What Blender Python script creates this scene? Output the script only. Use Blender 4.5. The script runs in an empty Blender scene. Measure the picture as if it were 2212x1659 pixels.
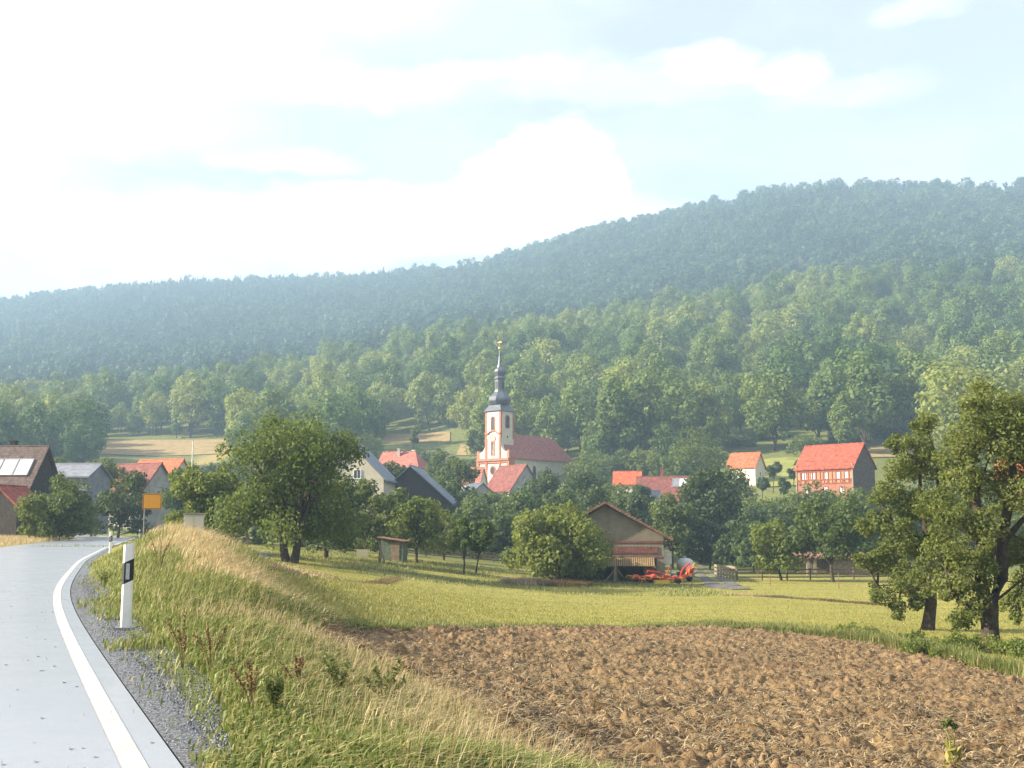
import bpy, math, random
import numpy as np
from mathutils import Vector, Matrix

# ------------------------------------------------------------------ camera, world, sun, exposure
S = bpy.context.scene
COL = S.collection
F, CX, CY = 2372.0, 1106.0, 829.5          # focal length and centre in a 2212 x 1659 picture
EYE = 1.17
PITCH = math.atan(310.5 / F)
cam = bpy.data.cameras.new("camera")
cam.sensor_width = 36.0
cam.lens = 36.0 * F / 2212.0
cam.clip_start = 0.1
cam.clip_end = 20000
camo = bpy.data.objects.new("camera", cam)
COL.objects.link(camo)
camo.location = (0, 0, EYE)
camo.rotation_euler = (math.radians(90) + PITCH, 0, 0)
S.camera = camo

SUN_EL, SUN_AZ = math.radians(27), math.radians(-96)     # azimuth from +Y towards +X
to_sun = Vector((math.sin(SUN_AZ) * math.cos(SUN_EL), math.cos(SUN_AZ) * math.cos(SUN_EL), math.sin(SUN_EL)))
sl = bpy.data.lights.new("sun", 'SUN')
sl.energy = 4.0
sl.angle = math.radians(0.8)
sl.color = (1.0, 0.89, 0.70)
so = bpy.data.objects.new("sun", sl)
COL.objects.link(so)
so.rotation_euler = to_sun.to_track_quat('Z', 'Y').to_euler()

S.view_settings.view_transform = 'Standard'
S.view_settings.look = 'None'
S.view_settings.gamma = 1.0
S.view_settings.use_curve_mapping = False
S.view_settings.exposure = 2.12
S.cycles.use_denoising = True
S.cycles.max_bounces = 5
S.cycles.diffuse_bounces = 3
S.cycles.glossy_bounces = 2
S.cycles.transmission_bounces = 3
S.cycles.volume_bounces = 0
S.cycles.transparent_max_bounces = 6
S.cycles.sample_clamp_indirect = 6
S.cycles.caustics_reflective = False
S.cycles.caustics_refractive = False

def pix_dir(u, v):
    x, y = (u - CX), (CY - v)
    c, s = math.cos(PITCH), math.sin(PITCH)
    return np.array([x, F * c - y * s, F * s + y * c])

def P(u, v, d):
    k = pix_dir(u, v)
    k = k / k[1] * d
    return np.array([k[0], k[1], k[2] + EYE])

def azel(u, v):
    k = pix_dir(u, v)
    return math.atan2(k[0], k[1]), math.atan2(k[2], math.hypot(k[0], k[1]))

W = bpy.data.worlds.new("World")
S.world = W
W.use_nodes = True
nt = W.node_tree
nt.nodes.clear()
class NB:
    """small node-tree helper"""
    def __init__(s, t): s.t = t
    def n(s, typ, **kw):
        o = s.t.nodes.new(typ)
        for k, v in kw.items(): setattr(o, k, v)
        return o
    def l(s, a, b): s.t.links.new(a, b)
    def math(s, op, a, b=None, c=None, clamp=False):
        o = s.n('ShaderNodeMath', operation=op, use_clamp=clamp)
        for i, x in enumerate((a, b, c)):
            if x is None: continue
            if isinstance(x, (int, float)): o.inputs[i].default_value = x
            else: s.l(x, o.inputs[i])
        return o.outputs[0]
    def mix(s, fac, a, b, blend='MIX'):
        o = s.n('ShaderNodeMix', data_type='RGBA', blend_type=blend)
        for i, x in ((0, fac), (6, a), (7, b)):
            if isinstance(x, (int, float)): o.inputs[i].default_value = x
            elif isinstance(x, tuple): o.inputs[i].default_value = x if len(x) == 4 else (*x, 1)
            else: s.l(x, o.inputs[i])
        return o.outputs[2]
    def ramp(s, x, a, b, lo=0.0, hi=1.0):
        o = s.n('ShaderNodeMapRange', interpolation_type='SMOOTHSTEP')
        s.l(x, o.inputs[0])
        o.inputs[1].default_value, o.inputs[2].default_value = a, b
        o.inputs[3].default_value, o.inputs[4].default_value = lo, hi
        return o.outputs[0]
    def noise(s, vec, scale, detail=4, rough=0.55):
        o = s.n('ShaderNodeTexNoise')
        o.inputs['Scale'].default_value = scale
        o.inputs['Detail'].default_value = detail
        o.inputs['Roughness'].default_value = rough
        if vec is not None: s.l(vec, o.inputs['Vector'])
        return o
b = NB(nt)
sky = b.n('ShaderNodeTexSky', sky_type='NISHITA')
sky.sun_disc = False
sky.sun_elevation = SUN_EL
sky.sun_rotation = SUN_AZ
sky.air_density = 1.0
sky.dust_density = 2.5
sky.ozone_density = 1.0
SKY_K = 0.105
tc = b.n('ShaderNodeTexCoord')
sep = b.n('ShaderNodeSeparateXYZ'); b.l(tc.outputs['Generated'], sep.inputs[0])
hlen = b.math('SQRT', b.math('ADD', b.math('MULTIPLY', sep.outputs[0], sep.outputs[0]), b.math('MULTIPLY', sep.outputs[1], sep.outputs[1])))
az = b.math('ARCTAN2', sep.outputs[0], sep.outputs[1])
el = b.math('ARCTAN2', sep.outputs[2], hlen)
mp = b.n('ShaderNodeMapping'); b.l(tc.outputs['Generated'], mp.inputs[0]); mp.inputs['Scale'].default_value = (1, 1, 2.0)
n1 = b.noise(mp.outputs[0], 14, 7, 0.6)
n2 = b.noise(mp.outputs[0], 5, 5, 0.55)
n1v = b.math('SUBTRACT', n1.outputs['Fac'], 0.5)
sepn = b.n('ShaderNodeSeparateColor'); b.l(n1.outputs['Color'], sepn.inputs[0])
n1b = b.math('SUBTRACT', sepn.outputs[1], 0.5)
azd = b.math('MULTIPLY_ADD', n1v, 0.09, az)
eld = b.math('MULTIPLY_ADD', n1b, 0.055, el)
# clouds as soft ellipses of sky direction: (u, v, radius u, radius v, hardness 0..1, opacity)
clouds = [
    (1215, 330, 135, 75, .75, 1), (1150, 395, 170, 80, .7, 1), (1290, 395, 70, 75, .75, 1), (1060, 450, 200, 70, .7, 1),
    (1180, 480, 330, 75, .5, .8), (850, 480, 330, 80, .7, 1), (560, 500, 380, 90, .6, 1), (200, 520, 420, 105, .6, 1), (-200, 500, 400, 140, .5, 1),
    (1100, 150, 260, 40, .2, .75), (1520, 140, 140, 38, .35, .9), (1700, 160, 95, 45, .4, .8), (1800, 200, 200, 34, .15, .5), (1300, 190, 420, 40, .1, .5),
    (620, 350, 200, 30, .3, .7), (200, 60, 620, 170, .1, 1), (700, 170, 420, 60, .1, .8), (-300, 200, 500, 300, .2, 1), (1990, 25, 90, 25, .1, .5),
    (150, 230, 500, 110, .1, .8), (1500, 560, 500, 80, .1, .7), (500, -40, 600, 130, .1, 1),
]
mask = None
for (cu, cv, ru, rv, hard, op) in clouds:
    a0, e0 = azel(cu, cv)
    dx = b.math('MULTIPLY', b.math('SUBTRACT', azd, a0), F / ru)
    dy = b.math('MULTIPLY', b.math('SUBTRACT', eld, e0), F / rv)
    r = b.math('SQRT', b.math('ADD', b.math('MULTIPLY', dx, dx), b.math('MULTIPLY', dy, dy)))
    m_ = b.ramp(r, 1.25, 0.3 + 0.75 * hard, 0.0, op)
    mask = m_ if mask is None else b.math('MAXIMUM', mask, m_)
# general thin veil, plus clouds elsewhere round the sky
veil = b.ramp(n2.outputs['Fac'], 0.42, 0.72, 0.0, 0.55)
mask = b.math('MAXIMUM', mask, b.math('MULTIPLY', veil, 0.6))
shade = b.ramp(n1.outputs['Fac'], 0.3, 0.62, 0.86, 1.0)
cloudc = b.n('ShaderNodeCombineColor')
for i, k in enumerate((1.0, 0.985, 0.965)):
    b.l(b.math('MULTIPLY', shade, k), cloudc.inputs[i])
skyb = b.mix(1.0, sky.outputs[0], (SKY_K, SKY_K, SKY_K), 'MULTIPLY')
CLOUD = 0.335
cl = b.mix(1.0, cloudc.outputs[0], (CLOUD, CLOUD, CLOUD), 'MULTIPLY')
pale = b.mix(0.6, skyb, (.205, .190, .218))
tot = b.mix(mask, pale, cl)
bg = b.n('ShaderNodeBackground'); b.l(tot, bg.inputs[0]); bg.inputs[1].default_value = 1.0
out = b.n('ShaderNodeOutputWorld'); b.l(bg.outputs[0], out.inputs[0])

# ------------------------------------------------------------------ helpers
rs = np.random.RandomState(7)
random.seed(7)

def sstep(x, a, c):
    t = np.clip((x - a) / (c - a), 0, 1)
    return t * t * (3 - 2 * t)

def _hash(ix, iy, seed):
    h = (ix.astype(np.int64) * 374761393 + iy.astype(np.int64) * 668265263 + seed * 974634777) & 0x7fffffff
    h = ((h ^ (h >> 13)) * 1274126177) & 0x7fffffff
    h = (h ^ (h >> 16)) & 0xffff
    return h / 65535.0

def vnoise(x, y, seed=0):
    x = np.asarray(x, float); y = np.asarray(y, float)
    ix, iy = np.floor(x), np.floor(y)
    fx, fy = x - ix, y - iy
    fx = fx * fx * (3 - 2 * fx); fy = fy * fy * (3 - 2 * fy)
    a = _hash(ix, iy, seed); b_ = _hash(ix + 1, iy, seed); c = _hash(ix, iy + 1, seed); d = _hash(ix + 1, iy + 1, seed)
    return (a * (1 - fx) + b_ * fx) * (1 - fy) + (c * (1 - fx) + d * fx) * fy

def fbm(x, y, oct=4, seed=0, gain=.5):
    s, amp, tot_ = 0, 1.0, 0
    for i in range(oct):
        s = s + amp * vnoise(x * 2 ** i + 17.3 * i, y * 2 ** i - 9.1 * i, seed + i); tot_ += amp; amp *= gain
    return s / tot_

def np_mesh(name, V, faces, mats, mat_idx=None, smooth=False, attrs=None):
    """faces: list of int arrays (n,3) / (n,4)"""
    me = bpy.data.meshes.new(name)
    V = np.asarray(V, np.float32)
    faces = [np.asarray(f, np.int32) for f in faces if len(f)]
    loops = np.concatenate([f.ravel() for f in faces])
    sizes = np.concatenate([np.full(len(f), f.shape[1], np.int32) for f in faces])
    starts = np.concatenate([[0], np.cumsum(sizes)[:-1]]).astype(np.int32)
    me.vertices.add(len(V)); me.vertices.foreach_set('co', V.ravel())
    me.loops.add(len(loops)); me.loops.foreach_set('vertex_index', loops)
    me.polygons.add(len(sizes)); me.polygons.foreach_set('loop_start', starts); me.polygons.foreach_set('loop_total', sizes)
    for m in (mats if isinstance(mats, (list, tuple)) else [mats]): me.materials.append(m)
    if mat_idx is not None: me.polygons.foreach_set('material_index', np.asarray(mat_idx, np.int32))
    if smooth: me.polygons.foreach_set('use_smooth', np.ones(len(sizes), bool))
    for k, a in (attrs or {}).items():
        at = me.attributes.new(k, 'FLOAT', 'POINT'); at.data.foreach_set('value', np.asarray(a, np.float32))
    me.update(calc_edges=True)
    me.validate()
    return me

def link(name, me, parent=None, loc=None, kind=None):
    o = bpy.data.objects.new(name, me); COL.objects.link(o)
    if parent is not None: o.parent = parent
    if loc is not None: o.location = loc
    if kind: o['kind'] = kind
    return o

def tag(o, label, cat, group=None, kind=None):
    o['label'] = label; o['category'] = cat
    if group: o['group'] = group
    if kind: o['kind'] = kind
    return o

def thing(name, label, cat, loc, rz=0.0, group=None):
    o = bpy.data.objects.new(name, None); COL.objects.link(o)
    o.location = [float(x) for x in loc]; o.rotation_euler = (0, 0, rz); o.empty_display_size = .2
    return tag(o, label, cat, group)

class MB:
    def __init__(s): s.v, s.f, s.m = [], [], []
    def add(s, V, Fs, m=0, M=None):
        k = len(s.v)
        for p in V:
            s.v.append(tuple(M @ Vector(p)) if M is not None else tuple(p))
        for f in Fs: s.f.append([i + k for i in f]); s.m.append(m)
        return s
    def box(s, c, sz, rz=0, m=0, M=None):
        x, y, z = [a / 2 for a in sz]
        V = [(-x, -y, -z), (x, -y, -z), (x, y, -z), (-x, y, -z), (-x, -y, z), (x, -y, z), (x, y, z), (-x, y, z)]
        T = Matrix.Translation(c) @ Matrix.Rotation(rz, 4, 'Z')
        if M is not None: T = M @ T
        return s.add(V, [(0, 3, 2, 1), (4, 5, 6, 7), (0, 1, 5, 4), (1, 2, 6, 5), (2, 3, 7, 6), (3, 0, 4, 7)], m, T)
    def hexa(s, V, m=0):
        """8 points: bottom ring then top ring"""
        return s.add(V, [(0, 3, 2, 1), (4, 5, 6, 7), (0, 1, 5, 4), (1, 2, 6, 5), (2, 3, 7, 6), (3, 0, 4, 7)], m)
    def prism(s, pts, a, c, axis='y', m=0):
        """pts 2-D polygon, extruded between a and c along axis"""
        f3 = {'y': lambda p, t: (p[0], t, p[1]), 'x': lambda p, t: (t, p[0], p[1]), 'z': lambda p, t: (p[0], p[1], t)}[axis]
        n = len(pts)
        V = [f3(p, a) for p in pts] + [f3(p, c) for p in pts]
        Fs = [tuple(range(n)), tuple(range(2 * n - 1, n - 1, -1))] + [(i, n + i, n + (i + 1) % n, (i + 1) % n) for i in range(n)]
        return s.add(V, Fs, m)
    def tube(s, pts, rad, n=8, m=0, cap=True):
        pts = [Vector(p) for p in pts]
        if not isinstance(rad, (list, tuple, np.ndarray)): rad = [rad] * len(pts)
        V, Fs = [], []
        up = Vector((0, 0, 1))
        for i, p in enumerate(pts):
            t = (pts[min(i + 1, len(pts) - 1)] - pts[max(i - 1, 0)])
            t = t.normalized() if t.length > 1e-9 else Vector((0, 0, 1))
            a = t.cross(up if abs(t.z) < .95 else Vector((1, 0, 0))).normalized(); c = t.cross(a)
            for k in range(n):
                q = 2 * math.pi * k / n
                V.append(p + (a * math.cos(q) + c * math.sin(q)) * rad[i])
        for i in range(len(pts) - 1):
            for k in range(n):
                Fs.append((i * n + k, i * n + (k + 1) % n, (i + 1) * n + (k + 1) % n, (i + 1) * n + k))
        if cap:
            Fs.append(tuple(range(n - 1, -1, -1))); Fs.append(tuple(range((len(pts) - 1) * n, len(pts) * n)))
        return s.add(V, Fs, m)
    def lathe(s, prof, n=16, m=0, c=(0, 0, 0), rot=0):
        V, Fs = [], []
        for (r, z) in prof:
            for k in range(n):
                q = 2 * math.pi * k / n + rot
                V.append((c[0] + r * math.cos(q), c[1] + r * math.sin(q), c[2] + z))
        for i in range(len(prof) - 1):
            for k in range(n):
                Fs.append((i * n + k, i * n + (k + 1) % n, (i + 1) * n + (k + 1) % n, (i + 1) * n + k))
        Fs.append(tuple(range(n - 1, -1, -1))); Fs.append(tuple(range((len(prof) - 1) * n, len(prof) * n)))
        return s.add(V, Fs, m)
    def mesh(s, name, mats, smooth=False):
        me = bpy.data.meshes.new(name); me.from_pydata(s.v, [], s.f)
        mats = mats if isinstance(mats, (list, tuple)) else [mats]
        for x in mats: me.materials.append(x)
        me.polygons.foreach_set('material_index', s.m)
        if smooth: me.polygons.foreach_set('use_smooth', [True] * len(s.f))
        me.update(); return me
    def build(s, name, mats, parent=None, loc=None, smooth=False):
        return link(name, s.mesh(name, mats, smooth), parent, loc)

# ------------------------------------------------------------------ materials
def mat(name, col, rough=.8, var=.15, scale=3.0, spec=.3, bump=0.0, bscale=40, col2=None, coords='Object', detail=5):
    m = bpy.data.materials.new(name); m.use_nodes = True
    b = NB(m.node_tree); p = m.node_tree.nodes['Principled BSDF']
    p.inputs['Roughness'].default_value = rough; p.inputs['Specular IOR Level'].default_value = spec
    t = b.n('ShaderNodeTexCoord')
    n = b.noise(t.outputs[coords], scale, detail, .6)
    lo = tuple(max(0, c * (1 - var)) for c in col); hi = tuple(min(1, c * (1 + var)) for c in (col2 or col))
    b.l(b.mix(b.ramp(n.outputs['Fac'], .3, .7), lo, hi), p.inputs['Base Color'])
    if bump:
        nb = b.noise(t.outputs[coords], bscale, 4, .6); bp = b.n('ShaderNodeBump')
        bp.inputs['Strength'].default_value = bump; bp.inputs['Distance'].default_value = .05
        b.l(nb.outputs['Fac'], bp.inputs['Height']); b.l(bp.outputs[0], p.inputs['Normal'])
    return m

def leafmat(name, col, col2, trans=.35, isl=.35, spread=.25):
    """leaves: colour varies per leaf, per clump and per tree; light passes through"""
    m = bpy.data.materials.new(name); m.use_nodes = True
    b = NB(m.node_tree); nt = m.node_tree
    p = nt.nodes['Principled BSDF']; p.inputs['Roughness'].default_value = .55; p.inputs['Specular IOR Level'].default_value = .22
    g = b.n('ShaderNodeNewGeometry'); oi = b.n('ShaderNodeObjectInfo'); t = b.n('ShaderNodeTexCoord')
    n = b.noise(t.outputs['Object'], .55, 3, .6)
    f = b.math('ADD', b.math('MULTIPLY', g.outputs['Random Per Island'], isl), b.math('MULTIPLY', b.ramp(n.outputs['Fac'], .3, .7), 1 - isl))
    c = b.mix(f, col, col2)
    gl = b.noise(oi.outputs['Location'], .016, 3, .6)
    grove = b.ramp(gl.outputs['Fac'], .36, .64)
    hs = b.n('ShaderNodeHueSaturation'); b.l(c, hs.inputs['Color'])
    b.l(b.math('ADD', b.math('MULTIPLY_ADD', oi.outputs['Random'], -.05 * spread * 4, .5 + .025 * spread * 4), b.math('MULTIPLY_ADD', grove, -.05 * spread * 3, .028 * spread * 3)), hs.inputs['Hue'])
    b.l(b.math('MULTIPLY', b.math('MULTIPLY_ADD', oi.outputs['Random'], spread * 1.7, 1 - spread * .85), b.math('MULTIPLY_ADD', grove, spread * 2.0, 1 - spread)), hs.inputs['Value'])
    b.l(hs.outputs[0], p.inputs['Base Color'])
    tr = b.n('ShaderNodeBsdfTranslucent')
    tcol = b.mix(1.0, hs.outputs[0], (1.25, 1.15, .55), 'MULTIPLY'); b.l(tcol, tr.inputs[0])
    mx = b.n('ShaderNodeMixShader'); mx.inputs[0].default_value = trans
    b.l(p.outputs[0], mx.inputs[1]); b.l(tr.outputs[0], mx.inputs[2])
    b.l(mx.outputs[0], nt.nodes['Material Output'].inputs['Surface'])
    return m

M = {}
M['bark'] = mat('bark', (.075, .058, .045), .95, .4, 6, .1, .8, 30)
M['leaf_pear'] = leafmat('pear_leaves', (.105, .14, .036), (.21, .238, .072), .48, .5, .05)
M['leaf_orchard'] = leafmat('orchard_leaves', (.105, .15, .033), (.195, .232, .06), .45, .5, .1)
M['leaf_pale'] = leafmat('pale_leaves', (.12, .165, .04), (.20, .235, .065), .42, .5)
M['leaf_dark'] = leafmat('dark_leaves', (.045, .074, .029), (.10, .138, .047), .38, .4, .14)
M['leaf_mid'] = leafmat('mid_leaves', (.064, .104, .032), (.145, .188, .058), .42, .4, .14)
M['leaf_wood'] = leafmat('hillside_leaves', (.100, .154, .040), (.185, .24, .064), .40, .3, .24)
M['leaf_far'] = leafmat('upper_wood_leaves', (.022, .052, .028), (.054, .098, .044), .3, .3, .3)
M['needles'] = leafmat('conifer_needles', (.012, .028, .014), (.028, .05, .022), .1, .4, .2)

# ------------------------------------------------------------------ road line
def road_plane(u, v):
    k = pix_dir(u, v); t = -EYE / k[2]
    return np.array([k[0] * t, k[1] * t])
edge_px = [(390.8, 1656), (309, 1545), (247, 1452), (185, 1366), (154.5, 1310), (145, 1279), (157.5, 1251.5), (185, 1211), (235, 1183.5), (296.6, 1162)]
ep = np.array([road_plane(*q) for q in edge_px])
ys = np.arange(-30, 230, .25)
xs = np.interp(ys, ep[:, 1], ep[:, 0])
s0 = (ep[1, 0] - ep[0, 0]) / (ep[1, 1] - ep[0, 1]); s1 = (ep[-1, 0] - ep[-3, 0]) / (ep[-1, 1] - ep[-3, 1])
xs = np.where(ys < ep[0, 1], ep[0, 0] + s0 * (ys - ep[0, 1]), xs)
xs = np.where(ys > ep[-1, 1], ep[-1, 0] + (s1 - .12) * (ys - ep[-1, 1]), xs)
for sig in (6, 10):
    k = np.exp(-.5 * (np.arange(-40, 41) / sig) ** 2); k /= k.sum()
    pad = np.concatenate([xs[0] + (xs[1] - xs[0]) * np.arange(-40, 0), xs, xs[-1] + (xs[-1] - xs[-2]) * np.arange(1, 41)])
    xs = np.convolve(pad, k, 'valid')
tx = np.gradient(xs, ys); tn = np.sqrt(1 + tx ** 2)
NXr, NYr = 1 / tn, -tx / tn                     # unit normal to the right of the road
ROADW = 6.3
def road_off(off):
    return np.stack([xs + NXr * off, ys + NYr * off], 1)
def road_dist(x, y):
    """signed distance right of the asphalt's right edge"""
    xe = np.interp(y, ys, xs); n = np.interp(y, ys, tn)
    return (x - xe) / n

# ------------------------------------------------------------------ terrain: heights from control points
ctl = []
def C(u, v, d): ctl.append(tuple(P(u, v, d)))
def CW(x, y, z): ctl.append((x, y, z))
for q in [(700, 1659, 6.6), (1106, 1659, 8), (1600, 1659, 10.4), (2212, 1659, 12.2), (740, 1370, 22.4), (1106, 1365, 33.4), (1500, 1360, 39.6), (1900, 1395, 36),
          (2212, 1470, 27), (2145, 1405, 36), (2005, 1362, 44), (1106, 1300, 56), (800, 1260, 55), (560, 1230, 54.5), (1700, 1300, 62), (2212, 1330, 53),
          (1380, 1258, 92), (1100, 1240, 96), (630, 1215, 73), (850, 1215, 91), (470, 1190, 79), (1590, 1252, 98), (1850, 1255, 95), (2212, 1240, 111),
          (430, 1166, 34), (420, 1220, 20), (520, 1290, 16),
          (100, 1150, 150), (300, 1158, 140), (500, 1163, 130), (1100, 1195, 150), (1600, 1205, 150), (2100, 1200, 150),
          (200, 1128, 200), (700, 1135, 200), (1300, 1150, 200), (1800, 1085, 195), (2212, 1100, 200), (1615, 1048, 230), (1700, 990, 262), (1060, 1082, 270),
          (0, 1090, 220), (0, 1000, 350), (0, 900, 600), (0, 780, 1000), (0, 690, 1350), (0, 662, 1500), (0, 690, 2100),
          (330, 985, 390), (330, 948, 440), (400, 850, 650), (400, 740, 1000), (400, 640, 1350), (400, 622, 1450), (400, 640, 2100),
          (700, 1000, 330), (700, 870, 520), (700, 828, 600), (700, 755, 900), (700, 650, 1200), (700, 624, 1350), (700, 645, 2000),
          (880, 962, 370), (880, 934, 410), (960, 850, 470), (960, 790, 600), (960, 720, 820), (960, 658, 1050), (960, 622, 1150), (960, 610, 1900),
          (1300, 1050, 250), (1300, 960, 330), (1300, 850, 430), (1300, 738, 600), (1300, 672, 800), (1300, 592, 950), (1300, 540, 1050), (1300, 550, 1700),
          (1700, 900, 340), (1700, 780, 450), (1700, 672, 600), (1700, 612, 760), (1700, 520, 860), (1700, 460, 950), (1700, 480, 1600),
          (2212, 1020, 240), (2212, 900, 330), (2212, 760, 450), (2212, 600, 620), (2212, 548, 760), (2212, 486, 850), (2212, 442, 930), (2212, 460, 1600),
          (2800, 900, 330), (2800, 760, 450), (2800, 580, 620), (2800, 450, 850), (2800, 425, 930), (2800, 450, 1600), (2800, 1250, 90), (2800, 1330, 55), (2700, 1480, 30),
          (-600, 1090, 220), (-600, 1000, 350), (-600, 900, 600), (-600, 780, 1000), (-600, 700, 1400), (-600, 680, 1550), (-600, 720, 2100), (-600, 1150, 120)]: C(*q)
for q in [(0, 3, -.25), (3, 3, -.5), (-6, 3, .0), (-12, 8, 0), (-20, 20, .05), (-35, 40, .05), (-45, 70, .1), (-70, 100, .2), (-12, 1.5, 0), (8, 5, -1.0), (1.5, 1.5, -.3), (-1.5, 1.5, -.1)]: CW(*q)
ctl = np.array(ctl)
def _tl(x, y):
    r = np.maximum(np.hypot(x, y), 2.0)
    a = np.arctan2(x, np.maximum(y, .01 * np.abs(x) + 1e-6)); a = np.where(y < 0, np.sign(x) * 1.2, a)
    return np.clip(a, -.72, .72) * 2.2, np.log(r)
cxa, cya = _tl(ctl[:, 0], ctl[:, 1])
cq = ctl[:, 2] / (np.hypot(ctl[:, 0], ctl[:, 1]) + 15)
def _U(r2): return np.where(r2 > 0, r2 * np.log(np.maximum(r2, 1e-12)) * .5, 0)
n_ = len(ctl)
A = np.zeros((n_ + 3, n_ + 3))
A[:n_, :n_] = _U((cxa[:, None] - cxa) ** 2 + (cya[:, None] - cya) ** 2) + np.eye(n_) * .004
A[:n_, n_] = 1; A[:n_, n_ + 1] = cxa; A[:n_, n_ + 2] = cya; A[n_:, :n_] = A[:n_, n_:].T
wts = np.linalg.solve(A, np.concatenate([cq, [0, 0, 0]]))
def height(x, y):
    x = np.asarray(x, float); y = np.asarray(y, float)
    sh = x.shape; x = x.ravel(); y = y.ravel()
    z = np.zeros(len(x))
    for i in range(0, len(x), 20000):
        a, l = _tl(x[i:i + 20000], y[i:i + 20000])
        r = np.maximum(np.hypot(x[i:i + 20000], y[i:i + 20000]), 2.0)
        k = _U((a[:, None] - cxa) ** 2 + (l[:, None] - cya) ** 2) @ wts[:n_] + wts[n_] + wts[n_ + 1] * a + wts[n_ + 2] * l
        z[i:i + 20000] = k * (r + 15)
    rr_ = np.hypot(x, y)
    z = np.where(rr_ > 1700, z * (1 - .7 * sstep(rr_, 1700, 2500)), z); z = np.minimum(z, 322)
    d = road_dist(x, y)
    near = np.exp(-np.maximum(0, np.hypot(x, y) - 3) / 60)
    z = z + near * (fbm(x * .5, y * .5, 3, 5) - .5) * .16
    inside = 1 - sstep(d, .05, 2.6)
    left = sstep(d, -ROADW - 3.5, -ROADW - .1)
    w = inside * left * (1 - sstep(y, 165, 195))
    edgez = np.where((d > 0) | (d < -ROADW), -.03, -.10)
    z = z * (1 - w) + edgez * w
    return z.reshape(sh)
def hz(x, y): return float(height(np.array([x]), np.array([y]))[0])
def G(u, v, dmin=3, dmax=1500):
    """where the picture's ray meets the ground"""
    d = np.exp(np.linspace(math.log(dmin), math.log(dmax), 900))
    k = pix_dir(u, v); X = k[0] / k[1] * d; Z = k[2] / k[1] * d + EYE
    h = height(X, d)
    i = np.argmax(Z < h) if (Z < h).any() else len(d) - 1
    if i > 0:
        g0, g1 = Z[i - 1] - h[i - 1], Z[i] - h[i]; t = g0 / (g0 - g1) if g0 != g1 else 0
        dd = d[i - 1] + (d[i] - d[i - 1]) * t
    else: dd = d[0]
    return np.array([k[0] / k[1] * dd, dd, hz(k[0] / k[1] * dd, dd)])
def at(u, d):
    """ground point on the column u at depth d"""
    k = pix_dir(u, 1140); x = k[0] / k[1] * d
    return np.array([x, d, hz(x, d)])
def in_poly(x, y, poly):
    x = np.asarray(x); y = np.asarray(y); c = np.zeros(x.shape, bool)
    n = len(poly)
    for i in range(n):
        x0, y0 = poly[i]; x1, y1 = poly[(i + 1) % n]
        cond = (y0 > y) != (y1 > y)
        c ^= cond & (x < (x1 - x0) * (y - y0) / ((y1 - y0) if y1 != y0 else 1e-9) + x0)
    return c

def ground_mat():
    m = bpy.data.materials.new('meadow_grass'); m.use_nodes = True
    b = NB(m.node_tree); p = m.node_tree.nodes['Principled BSDF']
    p.inputs['Roughness'].default_value = .85; p.inputs['Specular IOR Level'].default_value = .12
    t = b.n('ShaderNodeTexCoord'); o = t.outputs['Object']
    dry = b.n('ShaderNodeAttribute', attribute_name='dry').outputs['Fac']
    rough = b.n('ShaderNodeAttribute', attribute_name='rough_grass').outputs['Fac']
    big = b.noise(o, .05, 4, .6).outputs['Fac']
    mid = b.noise(o, .6, 5, .65).outputs['Fac']
    fine = b.noise(o, 9, 5, .7).outputs['Fac']
    mpp = b.n('ShaderNodeMapping'); b.l(o, mpp.inputs[0]); mpp.inputs['Rotation'].default_value = (0, 0, math.radians(9)); mpp.inputs['Scale'].default_value = (.045, .75, 1)
    streak = b.noise(mpp.outputs[0], 1.0, 4, .6).outputs['Fac']
    f = b.math('ADD', b.math('MULTIPLY', b.ramp(streak, .3, .72), .5), b.math('ADD', b.math('MULTIPLY', b.ramp(mid, .3, .7), .28), b.math('MULTIPLY', b.ramp(big, .3, .7), .3)))
    c = b.mix(f, (.185, .19, .035), (.34, .295, .085))
    c = b.mix(b.math('MULTIPLY', b.ramp(fine, .45, .75), .35), c, (.14, .15, .035))
    cr = b.mix(b.ramp(mid, .3, .7), (.085, .11, .03), (.17, .175, .055))
    c = b.mix(rough, c, cr)
    c = b.mix(b.math('MULTIPLY', dry, b.ramp(mid, .15, .5)), c, (.34, .26, .10))
    b.l(c, p.inputs['Base Color'])
    bp = b.n('ShaderNodeBump'); bp.inputs['Strength'].default_value = .6; bp.inputs['Distance'].default_value = .08
    b.l(b.math('ADD', fine, mid), bp.inputs['Height']); b.l(bp.outputs[0], p.inputs['Normal'])
    return m
M['ground'] = ground_mat()

# zones on the ground, as outlines in plan
PL = [tuple(G(*q)[:2]) for q in [(675, 1378), (760, 1366), (900, 1364), (1106, 1358), (1300, 1358), (1500, 1358), (1650, 1366), (1800, 1382), (1920, 1402), (2010, 1424), (2110, 1448), (2212, 1472)]]
PL += [(15.5, 20), (18, 12), (17, 5), (10, 4), (4.0, 5.2)] + [tuple(G(*q)[:2]) for q in [(1190, 1659), (1120, 1620), (1010, 1545), (890, 1470), (790, 1420), (715, 1392)]]

def sheet(az_list, r_list, name, matl, attr_fn, cut=None, kind='structure'):
    Az, R = np.meshgrid(az_list, r_list)
    X = np.sin(Az) * R; Y = np.cos(Az) * R
    Z = height(X, Y)
    nr, na = X.shape
    idx = np.arange(nr * na).reshape(nr, na)
    q = np.stack([idx[:-1, :-1], idx[:-1, 1:], idx[1:, 1:], idx[1:, :-1]], -1).reshape(-1, 4)
    V = np.stack([X, Y, Z], -1).reshape(-1, 3)
    at_ = attr_fn(V[:, 0], V[:, 1]) if attr_fn else None
    me = np_mesh(name, V, [q], matl, smooth=True, attrs=at_)
    return link(name, me, kind=kind)

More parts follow.
